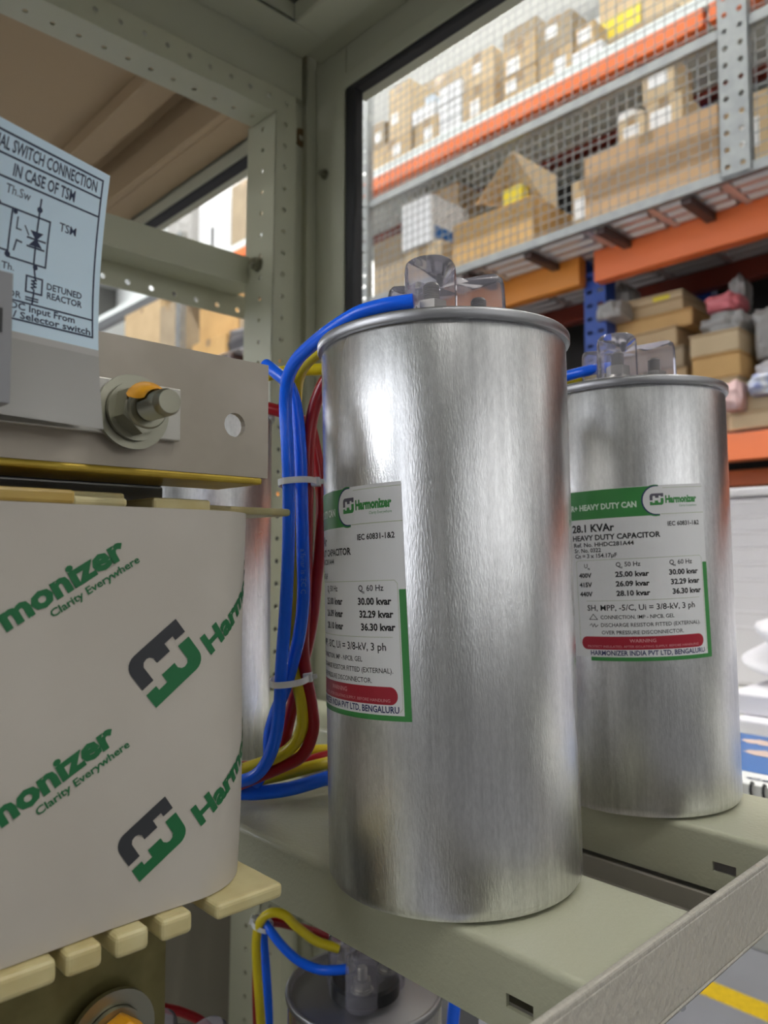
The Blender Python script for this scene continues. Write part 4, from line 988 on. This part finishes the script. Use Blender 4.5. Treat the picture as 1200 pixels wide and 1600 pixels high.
# lower clamp plate and its bolt
lp = MB(); lp.box(-.288, -.285, -.09, .1523, -.26 + CZ, -.1391 + CZ).box(-.33, -.285, -.09, .1523, -.1411 + CZ, -.1391 + CZ).box(-.40, -.285, -.09, .1523, -.262 + CZ, -.258 + CZ)
lp.build('lower_clamp_plate', OLIVE, rx, bevel=.0008)
stud_bolt(.128, -.1768, -.285, 2, big=.0165)
MB().box(-.40, -.33, -.08, .15, -.26 + CZ, -.19 + CZ).build('lower_core', LAM, rx)
# what the reactor stands on
rs = MB(); rs.box(-.705, -.20, -.30, .155, -.266 + CZ, -.263 + CZ).box(-.205, -.20, -.30, .155, -.30 + CZ, -.263 + CZ)
tag(rs.build('reactor_shelf', GREYD), 'grey shelf plate under the wrapped reactor', 'shelf')

# ------------------------------------------------------------------ printed tag hung at the reactor
TS = .078
tagE = thing('connection_tag', 'pale blue printed wiring tag in a clear sleeve beside the reactor bolt', 'tag', (-.262, .10, .09 + CZ))
def tag_pt(s_, f):
    """s_ metres left of the tag's outer edge, f 0 at the foot to 1 at the head."""
    b = Vector((-.2648, .1140, .0440)); tpt = Vector((-.2507, .1085, .1292))
    bend = f ** 1.7
    P0 = b.lerp(tpt, f); P0.x = b.x + (tpt.x - b.x) * bend - .0012 * math.sin(f * math.pi); P0.y -= .0012 * math.sin(f * math.pi)
    d0 = Vector((.0, -1, .035)); d1 = Vector((.3007, -.9537, 0.0)); d = d0.lerp(d1, bend).normalized()
    return P0 + d * s_
def tag_fn(x, y, layer):                          # x: mm left(-) of the outer edge, y: mm above the foot
    f = y / 88; s_ = -x / 1000
    a = tag_pt(s_, f); e = .002
    n = (tag_pt(s_ + e, f) - a).cross(tag_pt(s_, f + .02) - a).normalized()
    if n.dot(-a) < 0: n = -n
    p = a + n * (.0001 + layer * .00006); return Vector(V(p))
tg = G2(); tg.rect(-78, 0, 28.5, 88, 0, 0)
tg.mesh(tag_fn, 3, 3).build('printed_sheet', [PAPER], tagE)
t2 = G2(); t2.rect(-78, 0, 0, 28.5, 0, 0); t2.rect(-78, 0, 26.2, 28.5, 1, 1); t2.mesh(tag_fn, 3, 3).build('sleeve_tail', [PAPERG, mat('sleeve_weld', (.52, .51, .48), .35)], tagE)
ti = G2()
def Lm(pts, wd=.55): ti.line(pts, wd, 0, 1)
def Tm(t, x, y, h, width=None, bold=.02, align='L'): ti.text(t, x, y, h, 0, 1, width, align, bold)
Lm([(-76, 85.3), (-2.6, 85.3), (-2.2, 32.6), (-76, 32.6)], .6)
Lm([(-76, 79.6), (-3, 79.6)]); Lm([(-76, 73.6), (-3, 73.6)]); Lm([(-76, 38.6), (-2.3, 38.6)])
Tm('THERMAL SWITCH CONNECTION', -4.6, 80.9, 3.4, 44, .018, 'R'); Tm('IN CASE OF TSM', -12.2, 74.9, 3.4, 21.5, .018, 'R')
Tm('Th.Sw', -35, 69.7, 2.6, 8, .0); Tm('TSM', -16.2, 64.6, 2.6, 6, .01)
Tm('FAN', -48, 70, 2.6, 8, .0)
Lm([(-76, 66.0), (-19.5, 66.0), (-19.5, 51.5), (-32, 51.5), (-32, 66.0)])
Lm([(-76, 53.2), (-32, 53.2)]); Lm([(-36.5, 66), (-36.5, 53.2), (-37.5, 46), (-34.5, 45.4)])
Lm([(-23.4, 71.5), (-23.4, 51.5), (-22.6, 47.4)]); Lm([(-23.2, 38.6), (-22.8, 42.3)])
ti.disc(-23.4, 68.4, .9, 0); ti.disc(-22.8, 50.6, .8, 0); ti.disc(-36.5, 66.2, .7, 0); ti.disc(-32, 52.2, .9, 0); ti.disc(-31, 65.3, .7, 0)
ti.poly([(-25.6, 61.6), (-21.2, 61.6), (-23.4, 58.9)], 0, 1); ti.poly([(-25.6, 57.0), (-21.2, 57.0), (-23.4, 59.6)], 0, 1); Lm([(-26.2, 59.2), (-20.4, 59.2)]); Lm([(-26, 56.6), (-20.6, 56.6)]); Lm([(-26, 60), (-27.4, 62.2)], .4)
Lm([(-30, 64), (-30, 60.6), (-28.6, 60.6)], .4); Lm([(-30.2, 54), (-29.6, 57.2), (-28, 57)], .5)
Lm([(-25.4, 47.4), (-20.2, 47.4), (-20.2, 42.4), (-25.4, 42.4), (-25.4, 47.4)], .55)
Lm([(-22.8, 47.2), (-22.2, 46.6), (-23.6, 46.2), (-22.2, 45.6), (-23.6, 45.1), (-22.2, 44.5), (-23.6, 44.0), (-22.8, 43.4), (-22.8, 42.4)], .5)
Tm('DETUNED', -18.6, 44.8, 2.1, 12.2, .02); Tm('REACTOR', -18.4, 41.9, 2.1, 12.2, .02)
Tm('Th.', -33.5, 49.2 - 1.6, 2.1, 4, .01); Tm('Sw', -33.5, 45 - .9, 2.1, 4, .01)
Tm('CAPACITOR', -26.8, 39.6, 2.1, 17, .01, 'R'); Lm([(-25.2, 40.6), (-21.4, 40.6)], .5); Lm([(-25.2, 39.8), (-21.4, 39.8)], .5)
Tm('DC Input From', -8.6, 36.0, 2.2, 21.5, .02, 'R'); Tm('Controller / Selector switch', -3.0, 33.2, 2.2, 44, .02, 'R')
ti.mesh(tag_fn, 3, 3).build('printed_lettering', [INK], tagE)
# grey moulding at the frame's left edge that holds the tag
gm = MB(); a_ = at(14, 560, 0, -.2450)
gm.box(-.30, -.2430, a_.y - .05, a_.y, 0.045 + CZ, .0848 + CZ); gm.box(-.2429, -.2425, a_.y - .004, a_.y - .0028, .066 + CZ, .0735 + CZ, 1)
go = gm.build('switch_housing', [GREYP, BLKP], bevel=.0015); tag(go, 'grey moulded housing with a black slot at the edge of the blue tag', 'housing')

# ------------------------------------------------------------------ bench beyond the cabinet side
bench = thing('packing_bench', 'pale bench beyond the cabinet side holding white packaging', 'bench', (.1, 1.2, 0))
TB = -.234
MB().box(-.85, .9, .74, 1.62, TB - .03 + CZ, TB + CZ).build('bench_top', mat('bench_top_pale', (.55, .55, .50), .45), bench, bevel=.003)
for x, y in ((-.70, .80), (.86, .80), (-.30, 1.5), (.86, 1.5)): MB().box(x - .02, x + .02, y - .02, y + .02, 0, TB - .03 + CZ).build('bench_leg', GREYP, bench)
mg = thing('catalogue', 'blue-covered spiral-bound catalogue lying at the bench edge', 'book', (-.2, .9, TB + CZ))
yA, yBk = .775, .985; xA = -.45
MB().box(xA, .02, yA, yBk, TB + CZ, TB + .012 + CZ).build('pages', STICK, mg, bevel=.001)
g = G2(); g.rect(xA, .02, yA + .042, yBk, 0, 0)
rg = random.Random(4)
for cx, cy, r_ in ((-.335, .90, .022), (-.262, .885, .028), (-.30, .945, .02), (-.21, .93, .025), (-.36, .95, .02)):
    g.poly([(cx + r_ * (1 + .25 * math.sin(3 * k + cx * 90)) * math.cos(k * .2618), cy + r_ * .6 * (1 + .2 * math.sin(2 * k)) * math.sin(k * .2618)) for k in range(24)], 1, 1)
g.text('catalog', -.315, yA + .016, .010, 2, 1, .10, 'L', .02)
g.mesh(lambda x, y, l: (x, y, TB + .0123 + CZ + l * .0002)).build('cover', [MBLUE, SKINP, INK], mg)
sp = MB()
for k in range(40):
    sp.tube([Vector((xA + .01 + k * .0115, yA + .004 * math.cos(a), TB + .0075 + .0062 * math.sin(a) + CZ)) for a in [i * math.pi / 4 for i in range(9)]], .0016, 6, sub=1, cap=False)
sp.build('spiral', BLKP, mg)
for i, (x0, x1, y0, y1, z0, z1, lab) in enumerate((( -.42, .4, 1.02, 1.34, 0, .022, 'lower of two white paper ream stacks behind the catalogue'), (-.44, .36, 1.05, 1.36, .022, .05, 'upper white paper ream stack behind the catalogue'))):
    o = MB().box(x0, x1, y0, y1, TB + z0 + CZ, TB + z1 - .0005 + CZ).build('paper_stack', mat('white_paper', (.82, .80, .84), .6), bevel=.003); tag(o, lab, 'paper')
def sack(label, c, sx, sy, sz, seed):
    rng = random.Random(seed); bm = bmesh.new(); bmesh.ops.create_icosphere(bm, subdivisions=5, radius=1); ph = [rng.uniform(0, 6) for _ in range(4)]
    for q in bm.verts:
        n = q.co.normalized(); k = 1 + .07 * math.sin(6 * n.x + 3 * n.z + ph[0]) + .05 * math.sin(9 * n.z - 5 * n.y + ph[1]) + .03 * math.sin(17 * n.x + 11 * n.z + ph[2])
        q.co = Vector((math.copysign(abs(n.x) ** .6, n.x) * sx * k, math.copysign(abs(n.y) ** .6, n.y) * sy * k, math.copysign(abs(n.z) ** .7, n.z) * sz * (k if n.z > 0 else 1)))
        q.co.z = max(q.co.z, -sz * .8)
    me = bpy.data.meshes.new('white_sack'); bm.to_mesh(me); bm.free(); me.materials.append(POLYW); me.polygons.foreach_set('use_smooth', [True] * len(me.polygons))
    o = bpy.data.objects.new('white_sack', me); C.objects.link(o); o.location = (c[0], c[1], c[2] + sz * .8 + CZ); tag(o, label, 'sack')
sack('white plastic sack slumped on the paper stacks behind the catalogue', (-.1, 1.22, TB + .05), .33, .14, .07, 3)
wb = thing('foam_crate', 'tall white ribbed crate standing on the bench under the orange beams', 'crate', (0, 1.48, TB + CZ))
MB().box(-.80, .7, 1.40, 1.60, TB + CZ, TB + .335 + CZ).build('body', mat('white_foam', (.80, .77, .78), .6), wb, bevel=.01)
r_ = MB()
for k in range(9): r_.box(-.79, .69, 1.397, 1.40, TB + .10 + k * .028 + CZ, TB + .106 + k * .028 + CZ)
r_.build('ribs', MATS['white_foam'], wb, bevel=.002)
MB().box(-.81, .71, 1.385, 1.61, TB + .335 + CZ, TB + .35 + CZ).build('lid', MATS['white_foam'], wb, bevel=.004)
